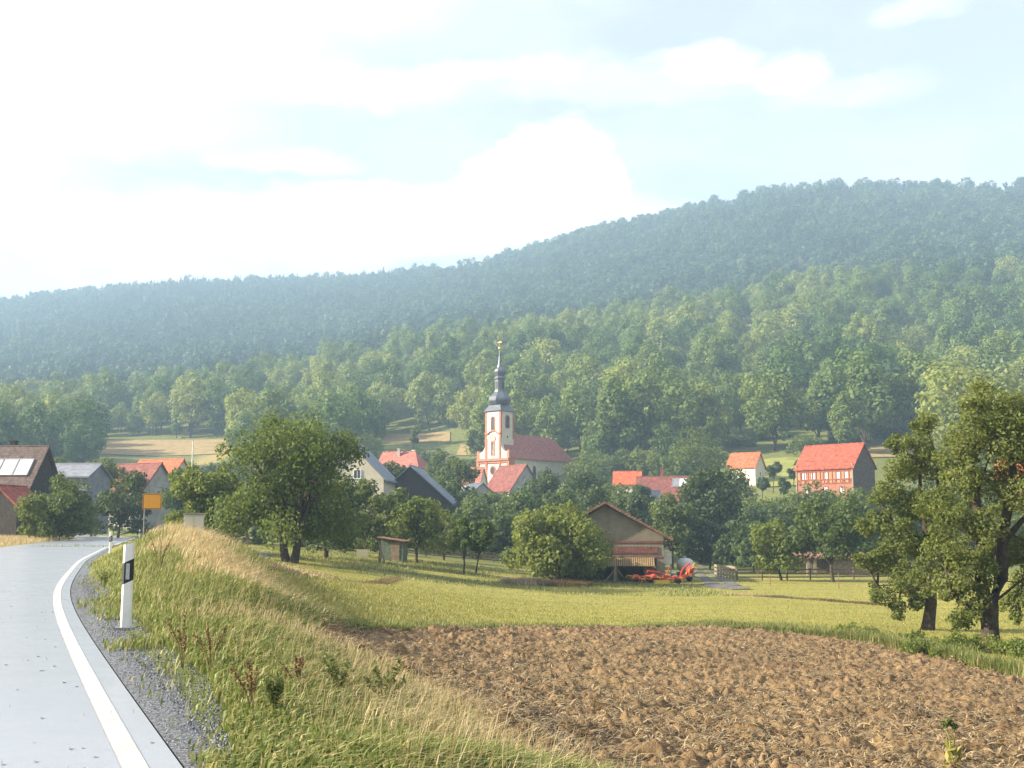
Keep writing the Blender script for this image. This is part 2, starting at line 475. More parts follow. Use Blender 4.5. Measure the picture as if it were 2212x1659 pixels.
def dry_fn(x, y):
    r = np.hypot(x, y); d = road_dist(x, y)
    verge = (1 - sstep(d, 4.0, 6)) * sstep(d, 2.0, 3) * (1 - sstep(r, 30, 60)) * sstep(r, 9, 14)
    leftv = (1 - sstep(d, -ROADW - 9, -ROADW - 14 + 8)) * 0
    lv = sstep(-d, ROADW + .3, ROADW + 1.5) * (1 - sstep(-d, ROADW + 6, ROADW + 14)) * .8
    dry = np.maximum(verge * .9, lv)
    rg = np.maximum((1 - sstep(d, 3, np.where(y > 15.5, 5.0, 9))) * (1 - sstep(r, 25, 50)), sstep(r, 102, 125) * .9)
    rg = np.maximum(rg * (1 - lv), 0)
    return {'dry': dry, 'rough_grass': rg}

azf = np.radians(np.concatenate([np.arange(-180, -60, 6), np.arange(-60, -34, 1.5), np.arange(-34, 34, .22), np.arange(34, 60, 1.5), np.arange(60, 181, 6)]))
R_SPLIT = 285.0
sheet(azf, np.concatenate([[.3, 1], np.exp(np.linspace(math.log(2), math.log(R_SPLIT), 330))]), 'meadow', M['ground'], dry_fn)
sheet(np.radians(np.concatenate([np.arange(-180, -60, 6), np.arange(-60, -34, 1.5), np.arange(-34, 34, .4), np.arange(34, 60, 1.5), np.arange(60, 181, 6)])),
      np.exp(np.linspace(math.log(R_SPLIT), math.log(2600), 150)), 'hill', M['ground'], dry_fn)

# ------------------------------------------------------------------ road
def asphalt():
    m = bpy.data.materials.new('wet_asphalt'); m.use_nodes = True
    b = NB(m.node_tree); p = m.node_tree.nodes['Principled BSDF']
    t = b.n('ShaderNodeTexCoord'); o = t.outputs['Object']
    fine = b.noise(o, 130, 3, .7).outputs['Fac']; big = b.noise(o, .7, 5, .6).outputs['Fac']; mid = b.noise(o, 9, 4, .6).outputs['Fac']
    c = b.mix(b.ramp(fine, .35, .7), (.27, .278, .305), (.43, .443, .48))  # wet sheen partly put into the colour: greys paler than asphalt
    c = b.mix(b.math('MULTIPLY', b.ramp(big, .4, .7), .22), c, (.12, .125, .14))
    sp = b.noise(o, 42, 3, .8).outputs['Fac']
    c = b.mix(b.math('MULTIPLY', b.ramp(sp, .55, .72), .55), c, (.13, .137, .155))
    b.l(c, p.inputs['Base Color'])
    b.l(b.math('MULTIPLY_ADD', b.ramp(big, .35, .65), .16, .28), p.inputs['Roughness'])
    p.inputs['Specular IOR Level'].default_value = .9; p.inputs['Coat Weight'].default_value = .8; p.inputs['Coat Roughness'].default_value = .24; p.inputs['Coat IOR'].default_value = 1.45
    # puddle film with rings and dimples of the rain
    vo = b.n('ShaderNodeTexVoronoi'); vo.inputs['Scale'].default_value = 5.5; b.l(o, vo.inputs['Vector'])
    ring = b.math('MULTIPLY', b.math('SINE', b.math('MULTIPLY', vo.outputs['Distance'], 90)), b.ramp(vo.outputs['Distance'], .22, .04))
    bp = b.n('ShaderNodeBump'); bp.inputs['Strength'].default_value = .35; bp.inputs['Distance'].default_value = .004
    b.l(b.math('ADD', b.math('MULTIPLY', fine, 1.0), b.math('ADD', b.math('MULTIPLY', ring, 1.2), b.math('MULTIPLY', mid, 1.0))), bp.inputs['Height']); b.l(bp.outputs[0], p.inputs['Normal'])
    return m
M['asphalt'] = asphalt()
def worn_paint():
    m = mat('white_road_paint', (.52, .50, .46), .5, .12, 6, .4, .3, 60); b = NB(m.node_tree); p = m.node_tree.nodes['Principled BSDF']
    src = p.inputs['Base Color'].links[0].from_socket; t = b.n('ShaderNodeTexCoord')
    w = b.noise(t.outputs['Object'], 18, 6, .75).outputs['Fac']; w2 = b.noise(t.outputs['Object'], 1.3, 3, .6).outputs['Fac']
    f = b.ramp(b.math('ADD', w, b.math('MULTIPLY', w2, .5)), .80, .98)
    b.l(b.mix(b.math('MULTIPLY', f, .6), src, (.24, .245, .26)), p.inputs['Base Color'])
    return m
M['line'] = worn_paint()
def strip(name, offs, z, matl, ymin, ymax, step=1, zf=None, parent=None, kind=None):
    sel = [i for i in range(len(ys)) if ymin <= ys[i] <= ymax][::step]
    V, q = [], []
    n = len(offs)
    for a, i in enumerate(sel):
        for k, o_ in enumerate(offs):
            o2 = o_(ys[i]) if callable(o_) else o_
            x, y = xs[i] + NXr[i] * o2, ys[i] + NYr[i] * o2
            V.append((x, y, z if zf is None else zf(x, y, k)))
    for a in range(len(sel) - 1):
        for k in range(n - 1):
            q.append((a * n + k, a * n + k + 1, (a + 1) * n + k + 1, (a + 1) * n + k))
    me = np_mesh(name, V, [np.array(q)], matl, smooth=True)
    return link(name, me, parent, kind=kind)
road = strip('road', [-ROADW, -ROADW * .5, -.25, 0], 0.0, M['asphalt'], -28, 192, kind='structure')
strip('edge_line', [-.275, -.155], 0.005, M['line'], -28, 150, parent=road)
strip('road_side', [-ROADW - .02, -ROADW], 0, M['asphalt'], -28, 192, parent=road, zf=lambda x, y, k: (-.12, -.001)[k])
strip('road_side', [0, .02], 0, M['asphalt'], -28, 192, parent=road, zf=lambda x, y, k: (-.001, -.12)[k])

M['gravel'] = mat('grey_gravel', (.055, .06, .07), .45, .5, 28, .5, 1.0, 45, col2=(.17, .175, .19))
def gw(y):
    base = np.interp(y, [4, 6, 7.5, 9, 13, 18, 24, 40], [.32, .38, .55, .5, .5, .5, .42, .3])
    return float(base * (.75 + .6 * vnoise(np.array([y * .9]), np.array([3.1]), 9)[0]))
strip('gravel_shoulder', [.015, .1, .2, gw], 0, M['gravel'], -6, 60, zf=lambda x, y, k: hz(x, y) + .022 - (.05 if k == 3 else 0), kind='structure')

# ------------------------------------------------------------------ church
def plane_mats():
    M['plaster_white'] = mat('white_plaster', (.68, .60, .49), .9, .08, 1.2, .2, .15, 8)
    M['sandstone'] = mat('red_sandstone', (.46, .17, .11), .85, .15, 2, .2, .3, 12)
    M['tile_brown'] = mat('brown_red_tiles', (.40, .14, .105), .8, .32, 1.92, .25, .5, 6)
    M['tile_red'] = mat('red_tiles', (.30, .07, .040), .75, .32, 1.60, .25, .5, 5)
    M['tile_orange'] = mat('orange_tiles', (.50, .115, .05), .75, .32, 1.92, .25, .5, 6)
    M['tile_rust'] = mat('weathered_red_tiles', (.19, .066, .054), .8, .32, 1.60, .25, .5, 6)
    M['slate'] = mat('dark_slate', (.085, .095, .115), .42, .25, 2.5, .6, .3, 10)
    M['grey_roof'] = mat('grey_roof_sheets', (.20, .21, .24), .6, .2, 1.5, .4, .3, 8)
    M['cream'] = mat('cream_plaster', (.58, .52, .40), .9, .08, 1.0, .2, .2, 8)
    M['grey_wall'] = mat('grey_render', (.34, .33, .30), .9, .15, 1.2, .2, .3, 8)
    M['brick_red'] = mat('red_brick_wall', (.30, .13, .09), .9, .15, 3, .2, .3, 14)
    M['infill'] = mat('orange_infill_panels', (.42, .20, .11), .9, .12, 2, .2, .2, 10)
    M['timber_red'] = mat('red_brown_timber', (.24, .07, .045), .8, .2, 4, .2)
    M['timber'] = mat('weathered_timber', (.20, .15, .10), .9, .3, 4, .2, .5, 25)
    M['timber_pale'] = mat('pale_timber', (.27, .22, .15), .9, .25, 4, .2, .4, 25)
    M['dark_wood'] = mat('dark_boards', (.055, .045, .04), .9, .3, 3, .2, .4, 20)
    M['shingle_dark'] = mat('dark_gable_cladding', (.12, .085, .075), .85, .3, 2.5, .25, .5, 9)
    for k_ in ('tile_brown', 'tile_red', 'tile_orange', 'tile_rust', 'shingle_dark'):
        b = NB(M[k_].node_tree); p = M[k_].node_tree.nodes['Principled BSDF']; src = p.inputs['Base Color'].links[0].from_socket
        t = b.n('ShaderNodeTexCoord'); sx = b.n('ShaderNodeSeparateXYZ'); b.l(t.outputs['Object'], sx.inputs[0])
        row = b.math('FRACT', b.math('MULTIPLY', sx.outputs[2], 3.6))
        mp_ = b.n('ShaderNodeMapping'); b.l(t.outputs['Object'], mp_.inputs[0]); mp_.inputs['Scale'].default_value = (5, 5, 3.6)
        cell = b.n('ShaderNodeTexVoronoi'); b.l(mp_.outputs[0], cell.inputs['Vector']); cell.inputs['Scale'].default_value = 1.0
        sc_ = b.n('ShaderNodeSeparateColor'); b.l(cell.outputs['Color'], sc_.inputs[0])
        f = b.math('MULTIPLY', b.math('MULTIPLY_ADD', b.ramp(row, .0, .3), .28, .72), b.math('MULTIPLY_ADD', sc_.outputs[0], .5, .75))
        cc = b.n('ShaderNodeCombineColor')
        for i_ in range(3): b.l(f, cc.inputs[i_])
        b.l(b.mix(1.0, src, cc.outputs[0], 'MULTIPLY'), p.inputs['Base Color'])
    M['glass'] = mat('window_glass', (.06, .075, .085), .12, .2, 2, .6)
    M['white_paint'] = mat('white_paint', (.80, .79, .76), .5, .04, 3, .35)
    M['white_panel'] = mat('pale_roof_panel', (.62, .64, .66), .25, .05, 2, .6)
    M['gold'] = mat('gilding', (.85, .58, .16), .3, .1, 4, .8)
    M['gold'].node_tree.nodes['Principled BSDF'].inputs['Metallic'].default_value = .9
    M['barn_wall'] = mat('buff_barn_render', (.235, .20, .145), .95, .16, 1.3, .15, .5, 9)
    M['barn_red'] = mat('dull_red_band', (.20, .085, .066), .9, .3, 3, .2, .4, 14)
    M['machine_red'] = mat('red_machine_paint', (.48, .035, .025), .45, .15, 4, .5)
    M['machine_orange'] = mat('orange_red_paint', (.52, .05, .025), .45, .12, 4, .5)
    M['machine_yellow'] = mat('yellow_paint', (.70, .47, .06), .5, .12, 4, .4)
    M['steel'] = mat('grey_steel', (.28, .28, .28), .45, .2, 5, .5)
    M['rubber'] = mat('black_rubber', (.03, .03, .032), .8, .2, 6, .3)
    M['green_plastic'] = mat('green_plastic', (.03, .25, .17), .45, .15, 5, .4)
    M['tank_grey'] = mat('pale_grey_tank', (.62, .61, .57), .5, .15, 2, .4)
    M['post_white'] = mat('white_post_plastic', (.80, .77, .74), .5, .06, 8, .4)
    M['post_black'] = mat('black_post_plastic', (.018, .018, .022), .5, .2, 8, .4)
    M['reflector'] = mat('grey_reflector', (.40, .43, .44), .15, .15, 40, .8)
    M['concrete'] = mat('grey_concrete', (.16, .17, .18), .8, .15, 6, .3, .4, 30)
    M['sign_yellow'] = mat('yellow_sign_face', (.85, .36, .02), .5, .05, 2, .4)
    M['rust'] = mat('rusty_sheet', (.23, .12, .075), .85, .35, 2.5, .3, .4, 12)
plane_mats()

def arch(w, h, n=8, pointed=False):
    """outline of a round-headed opening, base at z=0, centred on x=0"""
    pts = [(-w / 2, 0), (w / 2, 0), (w / 2, h - w / 2)]
    for i in range(1, n):
        q = math.pi * i / n
        pts.append((w / 2 * math.cos(q), h - w / 2 + w / 2 * math.sin(q)))
    pts.append((-w / 2, h - w / 2))
    return pts

def church():
    d0 = 275
    base = P(1065, 1088, d0)
    rz = math.radians(-40.8)
    t = thing('church', 'pale baroque village church with red stone trim and tall onion spire', 'church', base, rz)
    sc = 2372 / d0
    px = lambda n: n / sc                      # picture lengths to metres
    zz = lambda v: (1088 - v) / sc             # picture height to metres above the base
    fw, tw = 10.3, 5.0
    y0 = 0.0
    zc = zz(996)                               # main cornice
    # facade block below the cornice, local x across the facade, +y into the church
    w = MB()
    w.box((0, 1.0, (zc - 2) / 2), (fw - .6, 2.0, zc + 2))
    # volute gable above the cornice
    zt = zz(952)
    right = [(fw / 2 - .25, zc), (fw / 2 - .25, zz(979)), (fw / 2 - .7, zz(977.5))]
    for i in range(1, 9):
        q = i / 8
        a = math.pi / 2 * q
        right.append((fw / 2 - .7 - (fw / 2 - .7 - tw / 2) * math.sin(a), zz(977.5) + (zt - zz(977.5)) * (1 - math.cos(a))))
    pts = right + [(-x, z) for (x, z) in reversed(right)]
    w.prism(pts, .0, .9, 'y')
    wall = w.build('wall', M['plaster_white'], t)
    # tower shaft
    ze = zz(887)
    s = MB(); s.box((0, tw / 2 - .05, (ze + zc) / 2), (tw, tw, ze - zc)); s.build('tower', M['plaster_white'], t)
    # stone trim
    tr = MB()
    for x in (-fw / 2 + .1, fw / 2 - .1):
        tr.box((x, .9, (zc - 2) / 2), (.75, 2.3, zc + 2)); tr.box((x, .35, (zc + zz(976)) / 2 + .3), (.75, .95, zz(976) - zc - .2))
    for x in (-tw / 2 + .22, tw / 2 - .22):
        tr.box((x, -.06, (zc + zt + .6) / 2 - 1), (.62, .3, zt + .6 - zc + 2)); tr.box((x, .1, (zc - 2) / 2), (.62, .5, zc + 2))
    tr.box((0, .75, zc + .15), (fw + .55, 2.5, .35)); tr.box((0, .72, zc + .46), (fw + .25, 2.2, .27)); tr.box((0, .74, zc - .5), (fw - .4, 2.14, .16))
    for cx_, cy_ in ((-tw / 2, 0), (tw / 2, 0), (tw / 2, tw - .05), (-tw / 2, tw - .05)):
        tr.box((cx_ - math.copysign(.19, cx_), cy_ + (.14 if cy_ < 1 else -.14), (ze + zt) / 2 + .2), (.55, .5, ze - zt - .5))
    # arched cornice over the clock stage
    zk = zz(937)
    for side in (-1, 1):
        tr.box((side * (tw / 2 - .45), -.13, zk), (1.1, .5, .35))
    arcp = [(-1.35 + .0, 0)] ; arcp = []
    for i in range(9):
        q = math.pi * (1 - i / 8); arcp.append((1.6 * math.cos(q), .75 * math.sin(q)))
    inner = [(x * .87, z * .72 - .02) for (x, z) in arcp]
    for i in range(8):
        (xa, za), (xb, zb), (xc, zc2), (xd, zd) = arcp[i], arcp[i + 1], inner[i + 1], inner[i]
        tr.prism([(xa, za + zk), (xb, zb + zk), (xc, zc2 + zk), (xd, zd + zk)], -.36, .1, 'y')
    tr.box((0, tw / 2 - .05, ze - .12), (tw + .35, tw + .35, .24))
    tr.build('stone_trim', M['sandstone'], t)
    # windows
    def win(x, z0, ww, hh, face='front', yoff=0.0, trim=True, matl='glass'):
        if face == 'front': T = Matrix.Translation((x, yoff, z0))
        else: T = Matrix.Translation((tw / 2, x, z0)) @ Matrix.Rotation(math.radians(90), 4, 'Z')
        p = MB(); p.prism(arch(ww, hh), -.03, .05); me = p.mesh('window', M[matl]); me.transform(T); o = link('window', me, t)
        if trim:
            f = MB(); a1, a2 = arch(ww + .44, hh + .36), arch(ww, hh)
            a1 = [(x_, z_ - .14) for x_, z_ in a1]
            n = len(a1)
            for i in range(n):
                j = (i + 1) % n
                f.prism([a1[i], a1[j], a2[j], a2[i]], -.14, .04)
            me = f.mesh('frame', M['sandstone']); me.transform(T); link('frame', me, o)
    win(0, zz(929), .95, px(28), yoff=-.05)
    win(tw / 2, zz(924), 1.25, px(26), 'side')
    win(tw / 2 + .1, zz(946), .4, .55, 'side', trim=False)
    win(0, zz(984), .9, px(31), yoff=-.02)
    for x in (-3.45, 3.45): win(x, zz(1040), 1.1, px(26), yoff=-.02)
    # oval window
    p = MB(); ov = [(.72 * math.cos(q), .95 * math.sin(q) + zz(1017)) for q in np.linspace(0, 2 * math.pi, 20, endpoint=False)]
    p.prism(ov, -.05, .05); o = p.build('window', M['glass'], t)
    f = MB()
    ov2 = [(1.0 * math.cos(q), 1.26 * math.sin(q) + zz(1017)) for q in np.linspace(0, 2 * math.pi, 20, endpoint=False)]
    for i in range(20): j = (i + 1) % 20; f.prism([ov2[i], ov2[j], ov[j], ov[i]], -.16, .04)
    f.build('frame', M['sandstone'], o)
    # clock
    p = MB(); cz = zz(948)
    c1 = [(.78 * math.cos(q), .78 * math.sin(q) + cz) for q in np.linspace(0, 2 * math.pi, 24, endpoint=False)]
    p.prism(c1, -.14, .0); p.box((.0, -.16, cz + .26), (.07, .04, .5), m=1); p.box((.18, -.16, cz), (.36, .04, .07), m=1)
    c2 = [(.9 * math.cos(q), .9 * math.sin(q) + cz) for q in np.linspace(0, 2 * math.pi, 24, endpoint=False)]
    for i in range(24): j = (i + 1) % 24; p.prism([c2[i], c2[j], c1[j], c1[i]], -.19, .0, m=1)
    p.build('clock', [M['cream'], M['sandstone']], t)
    # door
    p = MB(); p.prism(arch(1.7, 3.6), -.07, .05); o = p.build('door', M['timber_red'], t)
    f = MB(); a1, a2 = arch(2.4, 4.0), arch(1.7, 3.6)
    for i in range(len(a1)): j = (i + 1) % len(a1); f.prism([a1[i], a1[j], a2[j], a2[i]], -.22, .04)
    f.build('frame', M['sandstone'], o)
    # onion spire, eight-sided
    r = lambda wpx: px(wpx) / 2
    prof = [(r(70), zz(888)), (r(68), zz(886)), (r(52), zz(880)), (r(38), zz(875)), (r(35), zz(873)), (r(40), zz(870)), (r(47), zz(865)), (r(47), zz(861)), (r(42), zz(856)), (r(32), zz(850)),
            (r(23), zz(845)), (r(20), zz(841)), (r(19.5), zz(818)), (r(25), zz(816)), (r(25), zz(813.5)), (r(18), zz(810)), (r(22), zz(804)), (r(24), zz(800)), (r(20), zz(795)), (r(11), zz(790)), (r(7), zz(782)), (r(3.4), zz(765)), (r(1.6), zz(750))]
    sp = MB()
    # square skirt under the octagon
    h_ = tw / 2 + .45
    cyy = tw / 2 - .05
    sp.hexa([(-h_, cyy - h_, zz(888)), (h_, cyy - h_, zz(888)), (h_, cyy + h_, zz(888)), (-h_, cyy + h_, zz(888)),
             (-r(36) * .9, cyy - r(36) * .9, zz(874)), (r(36) * .9, cyy - r(36) * .9, zz(874)), (r(36) * .9, cyy + r(36) * .9, zz(874)), (-r(36) * .9, cyy + r(36) * .9, zz(874))])
    k = 1.12
    sp.lathe([(a * k, z) for a, z in prof[4:]], 8, 0, (0, cyy, 0), math.pi / 8)
    spire = sp.build('spire', M['slate'], t)
    g = MB(); g.lathe([(.04, -.42), (.3, -.3), (.42, 0), (.3, .3), (.04, .42)], 14, 0, (0, cyy, zz(748))); g.tube([(0, cyy, zz(750)), (0, cyy, zz(729))], .075, 6)
    ca = math.radians(40.8)
    g.box((0, cyy, zz(734)), (1.3, .13, .15)); g.lathe([(.02, -.18), (.18, 0), (.02, .18)], 10, 0, (0, cyy, zz(741)))
    g.build('gilded_cross', M['gold'], spire)
    for a in range(4):
        q = a * math.pi / 2
        p = MB(); p.prism(arch(.75, 1.9), -.04, .03); me = p.mesh('louvre', M['post_black'])
        me.transform(Matrix.Translation((0, cyy, zz(838))) @ Matrix.Rotation(q, 4, 'Z') @ Matrix.Translation((0, -r(19.5) * 1.12 * .93, 0)))
        link('louvre', me, spire)
    # nave and choir
    nl, nw = 22.0, 9.4
    zn = zz(989); zr = zn + 6.4
    w = MB(); w.box((0, 1.6 + nl / 2, (zn - 3) / 2), (nw, nl - .5, zn + 3)); w.box((0, nl + 3.6, (zn - 3) / 2 + .2), (7.2, 5.2, zn + 2.6))
    w.build('nave', M['plaster_white'], t)
    ro = MB(); e = nw / 2 + .5
    ya, yb = 1.3, nl + 1.8
    ro.add([(-e, ya, zn - .15), (e, ya, zn - .15), (e, yb, zn - .15), (-e, yb, zn - .15), (0, ya, zr), (0, yb - 1.0, zr), (-e, ya, zn - .4), (e, ya, zn - .4), (e, yb, zn - .4), (-e, yb, zn - .4)],
           [(1, 2, 5, 4), (3, 0, 4, 5), (2, 3, 5), (0, 1, 4), (6, 7, 1, 0), (7, 8, 2, 1), (8, 9, 3, 2), (9, 6, 0, 3), (9, 8, 7, 6)])
    e2 = 4.0
    ro.add([(-e2, yb - 2.5, zn + .1), (e2, yb - 2.5, zn + .1), (e2, yb + 4.5, zn + .1), (-e2, yb + 4.5, zn + .1), (0, yb - 2.5, zr - .5), (0, yb + .6, zr - .5), (-e2, yb - 2.5, zn - .15), (e2, yb - 2.5, zn - .15), (e2, yb + 4.5, zn - .15), (-e2, yb + 4.5, zn - .15)],
           [(1, 2, 5, 4), (3, 0, 4, 5), (2, 3, 5), (0, 1, 4), (6, 7, 1, 0), (7, 8, 2, 1), (8, 9, 3, 2), (9, 6, 0, 3), (9, 8, 7, 6)])
    ro.build('roof', M['tile_brown'], t)
    q = MB()
    for yy, xx in ((nl + 1.1, nw / 2), (nl + 6.0, 3.6)): q.box((xx - .1, yy, (zn - 3.6) / 2), (.7, .8, zn + 2.2))
    q.build('quoin', M['sandstone'], t)
    for yy in (5.5, 10.5, 15.5):
        p = MB(); p.prism(arch(1.3, 3.4), -.04, .05); me = p.mesh('window', M['glass'])
        me.transform(Matrix.Translation((nw / 2, yy, zn - 5.2)) @ Matrix.Rotation(math.radians(90), 4, 'Z')); link('window', me, t)
    return t
church()

# ------------------------------------------------------------------ houses
def house(name, label, cat, pos, rot, L, Wd, he, hr, wallm, roofm, over=.4, hip=(0, 0), windows=(), chimney=(), gable=None, skylights=(), group=None, roof_t=.16, sink=1.5, asym=0.0, framem='white_paint', panem='glass'):
    """ridge along local x; front wall faces local -y; pos = middle of the footprint"""
    t = thing(name, label, cat, pos, rot, group)
    w = MB(); yr = asym
    pent = [(-Wd / 2, -sink), (Wd / 2, -sink), (Wd / 2, he), (yr, hr - .05 if not (hip[0] or hip[1]) else he), (-Wd / 2, he)]
    if hip[0] and hip[1]: pent = [(-Wd / 2, -sink), (Wd / 2, -sink), (Wd / 2, he), (-Wd / 2, he)]
    w.prism(pent, -L / 2, L / 2, 'x'); w.build('wall', M[wallm], t)
    if gable:
        g = MB()
        for s_ in (-1, 1):
            g.prism([(-Wd / 2 + .02, he - .05), (Wd / 2 - .02, he - .05), (yr, hr - .12)], s_ * (L / 2 + .012), s_ * (L / 2 + .05), 'x')
        g.build('gable_cladding', M[gable], t)
    r = MB(); o = over
    for s_ in (-1, 1):
        run = Wd / 2 - s_ * yr
        slope = (hr - he) / run
        ye, zee = s_ * (Wd / 2 + o), he - slope * o
        x0, x1 = -L / 2 - o, L / 2 + o
        hx0, hx1 = x0 + hip[0], x1 - hip[1]
        up = roof_t * math.sqrt(1 + slope ** 2)
        r.hexa([(x0, ye, zee), (x1, ye, zee), (hx1, yr, hr), (hx0, yr, hr), (x0, ye, zee + up), (x1, ye, zee + up), (hx1, yr + s_ * .004, hr + up), (hx0, yr + s_ * .004, hr + up)])
    for i, h_ in enumerate(hip):
        if h_:
            s_ = -1 if i == 0 else 1
            xe, xr = s_ * (L / 2 + o), s_ * (L / 2 + o - h_)
            sl_ = (hr - he) / (Wd / 2); ze = he - sl_ * o; up = roof_t * math.sqrt(1 + sl_ ** 2)
            r.add([(xe, -Wd / 2 - o, ze), (xe, Wd / 2 + o, ze), (xr, 0, hr), (xe, -Wd / 2 - o, ze + up), (xe, Wd / 2 + o, ze + up), (xr, 0, hr + up)], [(0, 1, 2), (3, 5, 4), (0, 3, 4, 1), (1, 4, 5, 2), (2, 5, 3, 0)])
    # ridge caps
    r.tube([(-L / 2 - o + hip[0], yr, hr + roof_t * 1.1), (L / 2 + o - hip[1], yr, hr + roof_t * 1.1)], .13, 6)
    roof = r.build('roof', M[roofm], t)
    for (cx_, cy_, ch, cm) in chimney:
        c = MB(); sl_ = (hr - he) / (Wd / 2); zb = hr - abs(cy_ - yr) * sl_ - .4
        c.box((cx_, cy_, zb + (ch + .4) / 2), (.6, .55, ch + .4)); c.box((cx_, cy_, zb + ch + .46), (.74, .69, .12)); c.build('chimney', M[cm], roof)
    for (cx_, fr, ww, hh, mm) in skylights:      # on the front slope; fr = fraction up the slope
        run = Wd / 2 + yr; sl_ = (hr - he) / run; a = math.atan(sl_)
        y_ = -Wd / 2 + run * fr; z_ = he + (hr - he) * fr
        T = Matrix.Translation((cx_, y_, z_)) @ Matrix.Rotation(a, 4, 'X') @ Matrix.Translation((0, 0, roof_t + .06))
        c = MB(); c.box((0, 0, 0), (ww, hh, .1), M=T); o_ = c.build('roof_panel', M[mm], roof)
        c = MB()
        for s_ in (-1, 1):
            c.box((s_ * (ww / 2 + .04), 0, .02), (.08, hh + .16, .16), M=T); c.box((0, s_ * (hh / 2 + .04), .02), (ww, .08, .16), M=T)
        c.build('frame', M['steel'], o_)
    for (face, a, z, ww, hh) in windows:
        T = {'front': Matrix.Translation((a, -Wd / 2, z)), 'back': Matrix.Translation((a, Wd / 2, z)) @ Matrix.Rotation(math.pi, 4, 'Z'),
             'right': Matrix.Translation((L / 2, a, z)) @ Matrix.Rotation(math.pi / 2, 4, 'Z'), 'left': Matrix.Translation((-L / 2, a, z)) @ Matrix.Rotation(-math.pi / 2, 4, 'Z')}[face]
        p = MB(); p.box((0, -.005, 0), (ww, .05, hh), M=T); o_ = p.build('window', M[panem], t)
        f = MB()
        for s_ in (-1, 1):
            f.box((s_ * (ww / 2 + .05), -.03, 0), (.12, .12, hh + .22), M=T); f.box((0, -.03, s_ * (hh / 2 + .05)), (ww - .02, .12, .12), M=T)
        f.box((0, -.03, 0), (.07, .06, hh - .02), M=T)
        f.build('frame', M[framem], o_)
    return t

def foot(u, v, d): return P(u, v, d)
R = math.radians

# half-timbered house
def half_timber():
    d = 195; L, Wd = 11.2, 7.2; he, hr = 5.2, 9.2
    pos = P(1806, 1075, d)
    rot = R(-47)
    wins = []
    t = house('half_timbered_house', 'red half-timbered house with a steep red roof and dark shaded gable', 'house', pos, rot, L, Wd, he, hr, 'brick_red', 'tile_red', .35, gable=None,
              windows=[('front', x, 3.75, .85, 1.15) for x in (-4.0, -2.2, .25, 2.75, 4.35)] + [('front', x, 1.2, .8, 1.1) for x in (-3.4, 0.2, 3.4)], chimney=[(3.0, 1.0, .9, 'brick_red')], framem='timber_red', panem='white_panel')
    p = MB(); p.box((0, -Wd / 2 + .015, 3.75), (L - .1, .06, 2.75)); p.build('infill_panel', M['infill'], t)
    f = MB(); y = -Wd / 2 - .05
    for z in (2.4, 3.05, 4.5, 5.08): f.box((0, y, z), (L, .08, .17))
    for x in np.linspace(-L / 2 + .1, L / 2 - .1, 15): f.box((x, y - .003, 3.74), (.15, .08, 2.55))
    for x in np.linspace(-L / 2 + .5, L / 2 - .5, 8):
        f.tube([(x - .35, y + .01, 2.45), (x + .35, y + .01, 3.05)], .06, 4); f.tube([(x + .35, y + .014, 2.45), (x - .35, y + .014, 3.05)], .06, 4)
    f.build('timber_frame', M['timber_red'], t)
    c = MB()
    c.prism([(-Wd / 2 + .02, -.5), (Wd / 2 - .02, -.5), (Wd / 2 - .02, he), (0, hr - .1), (-Wd / 2 + .02, he)], L / 2 + .01, L / 2 + .06, 'x'); c.build('gable_cladding', M['shingle_dark'], t)
    for x_ in (L / 2 - .12, -L / 2 + .05):
        c = MB(); c.box((x_, -Wd / 2 - .07, 2.2), (.21, .16, 7)); c.build('corner_post', M['timber_pale'], t)
half_timber()

house('village_house', 'small white house with a bright orange roof behind the dark tree', 'house', P(1612, 1042, 232), R(-38), 6.4, 4.6, 3.2, 6.0, 'plaster_white', 'tile_orange', .3,
      windows=[('front', -1.5, 1.6, .8, 1), ('right', 0, 1.7, .7, .9)], chimney=[(-2.6, .6, 1.0, 'grey_wall')])
house('farmhouse', 'long weathered red roof with a pale skylight above the grey barn', 'house', P(1436, 1112, 205), R(-14), 9.6, 7.0, 2.7, 6.9, 'grey_wall', 'tile_rust', .4,
      skylights=[(2.2, .72, 1.1, 1.9, 'grey_roof'), (3.55, .72, 1.35, 1.9, 'white_panel')], chimney=[(-.4, .6, 2.5, 'tile_rust')], windows=[('front', -2, 1.5, .9, 1.1)])
house('lean_to_shed', 'narrow grey sheet roof sloping down beside the long red roof', 'shed', P(1412, 1112, 192), R(62), 5.6, 2.6, 2.0, 4.0, 'dark_wood', 'grey_roof', .25)
house('village_house', 'orange tiled roof peeking over dark bushes right of the church', 'house', P(1356, 1072, 240), R(-8), 5.6, 5.0, 2.6, 5.2, 'cream', 'tile_orange', .35)
house('village_house', 'red roofed house with grey gable standing in front of the church', 'house', P(1108, 1092, 225), R(-52), 8.6, 8.2, 2.9, 8.0, 'grey_wall', 'tile_rust', .3,
      windows=[('right', 0, 4.6, .7, .9)])
house('shed', 'dark low roof with a grey gable left of the church front', 'shed', P(1028, 1085, 222), R(-60), 5.5, 4.5, 1.9, 3.6, 'grey_wall', 'slate', .3)
house('village_house', 'low white wall with small roof left of the church', 'house', P(1018, 1066, 262), R(-20), 6.0, 4.5, 2.6, 6.0, 'plaster_white', 'tile_brown', .3)
house('village_house', 'brown hipped roof house with one chimney left of the church', 'house', P(872, 1043, 240), R(-18), 9.4, 7.0, 3.2, 6.6, 'cream', 'tile_brown', .4, hip=(0, 2.4),
      windows=[('front', -2, 1.9, .9, 1.1), ('front', 1.5, 1.9, .9, 1.1)], chimney=[(-.8, -.9, 1.6, 'grey_wall'), (2.0, .6, 1.0, 'white_paint')])
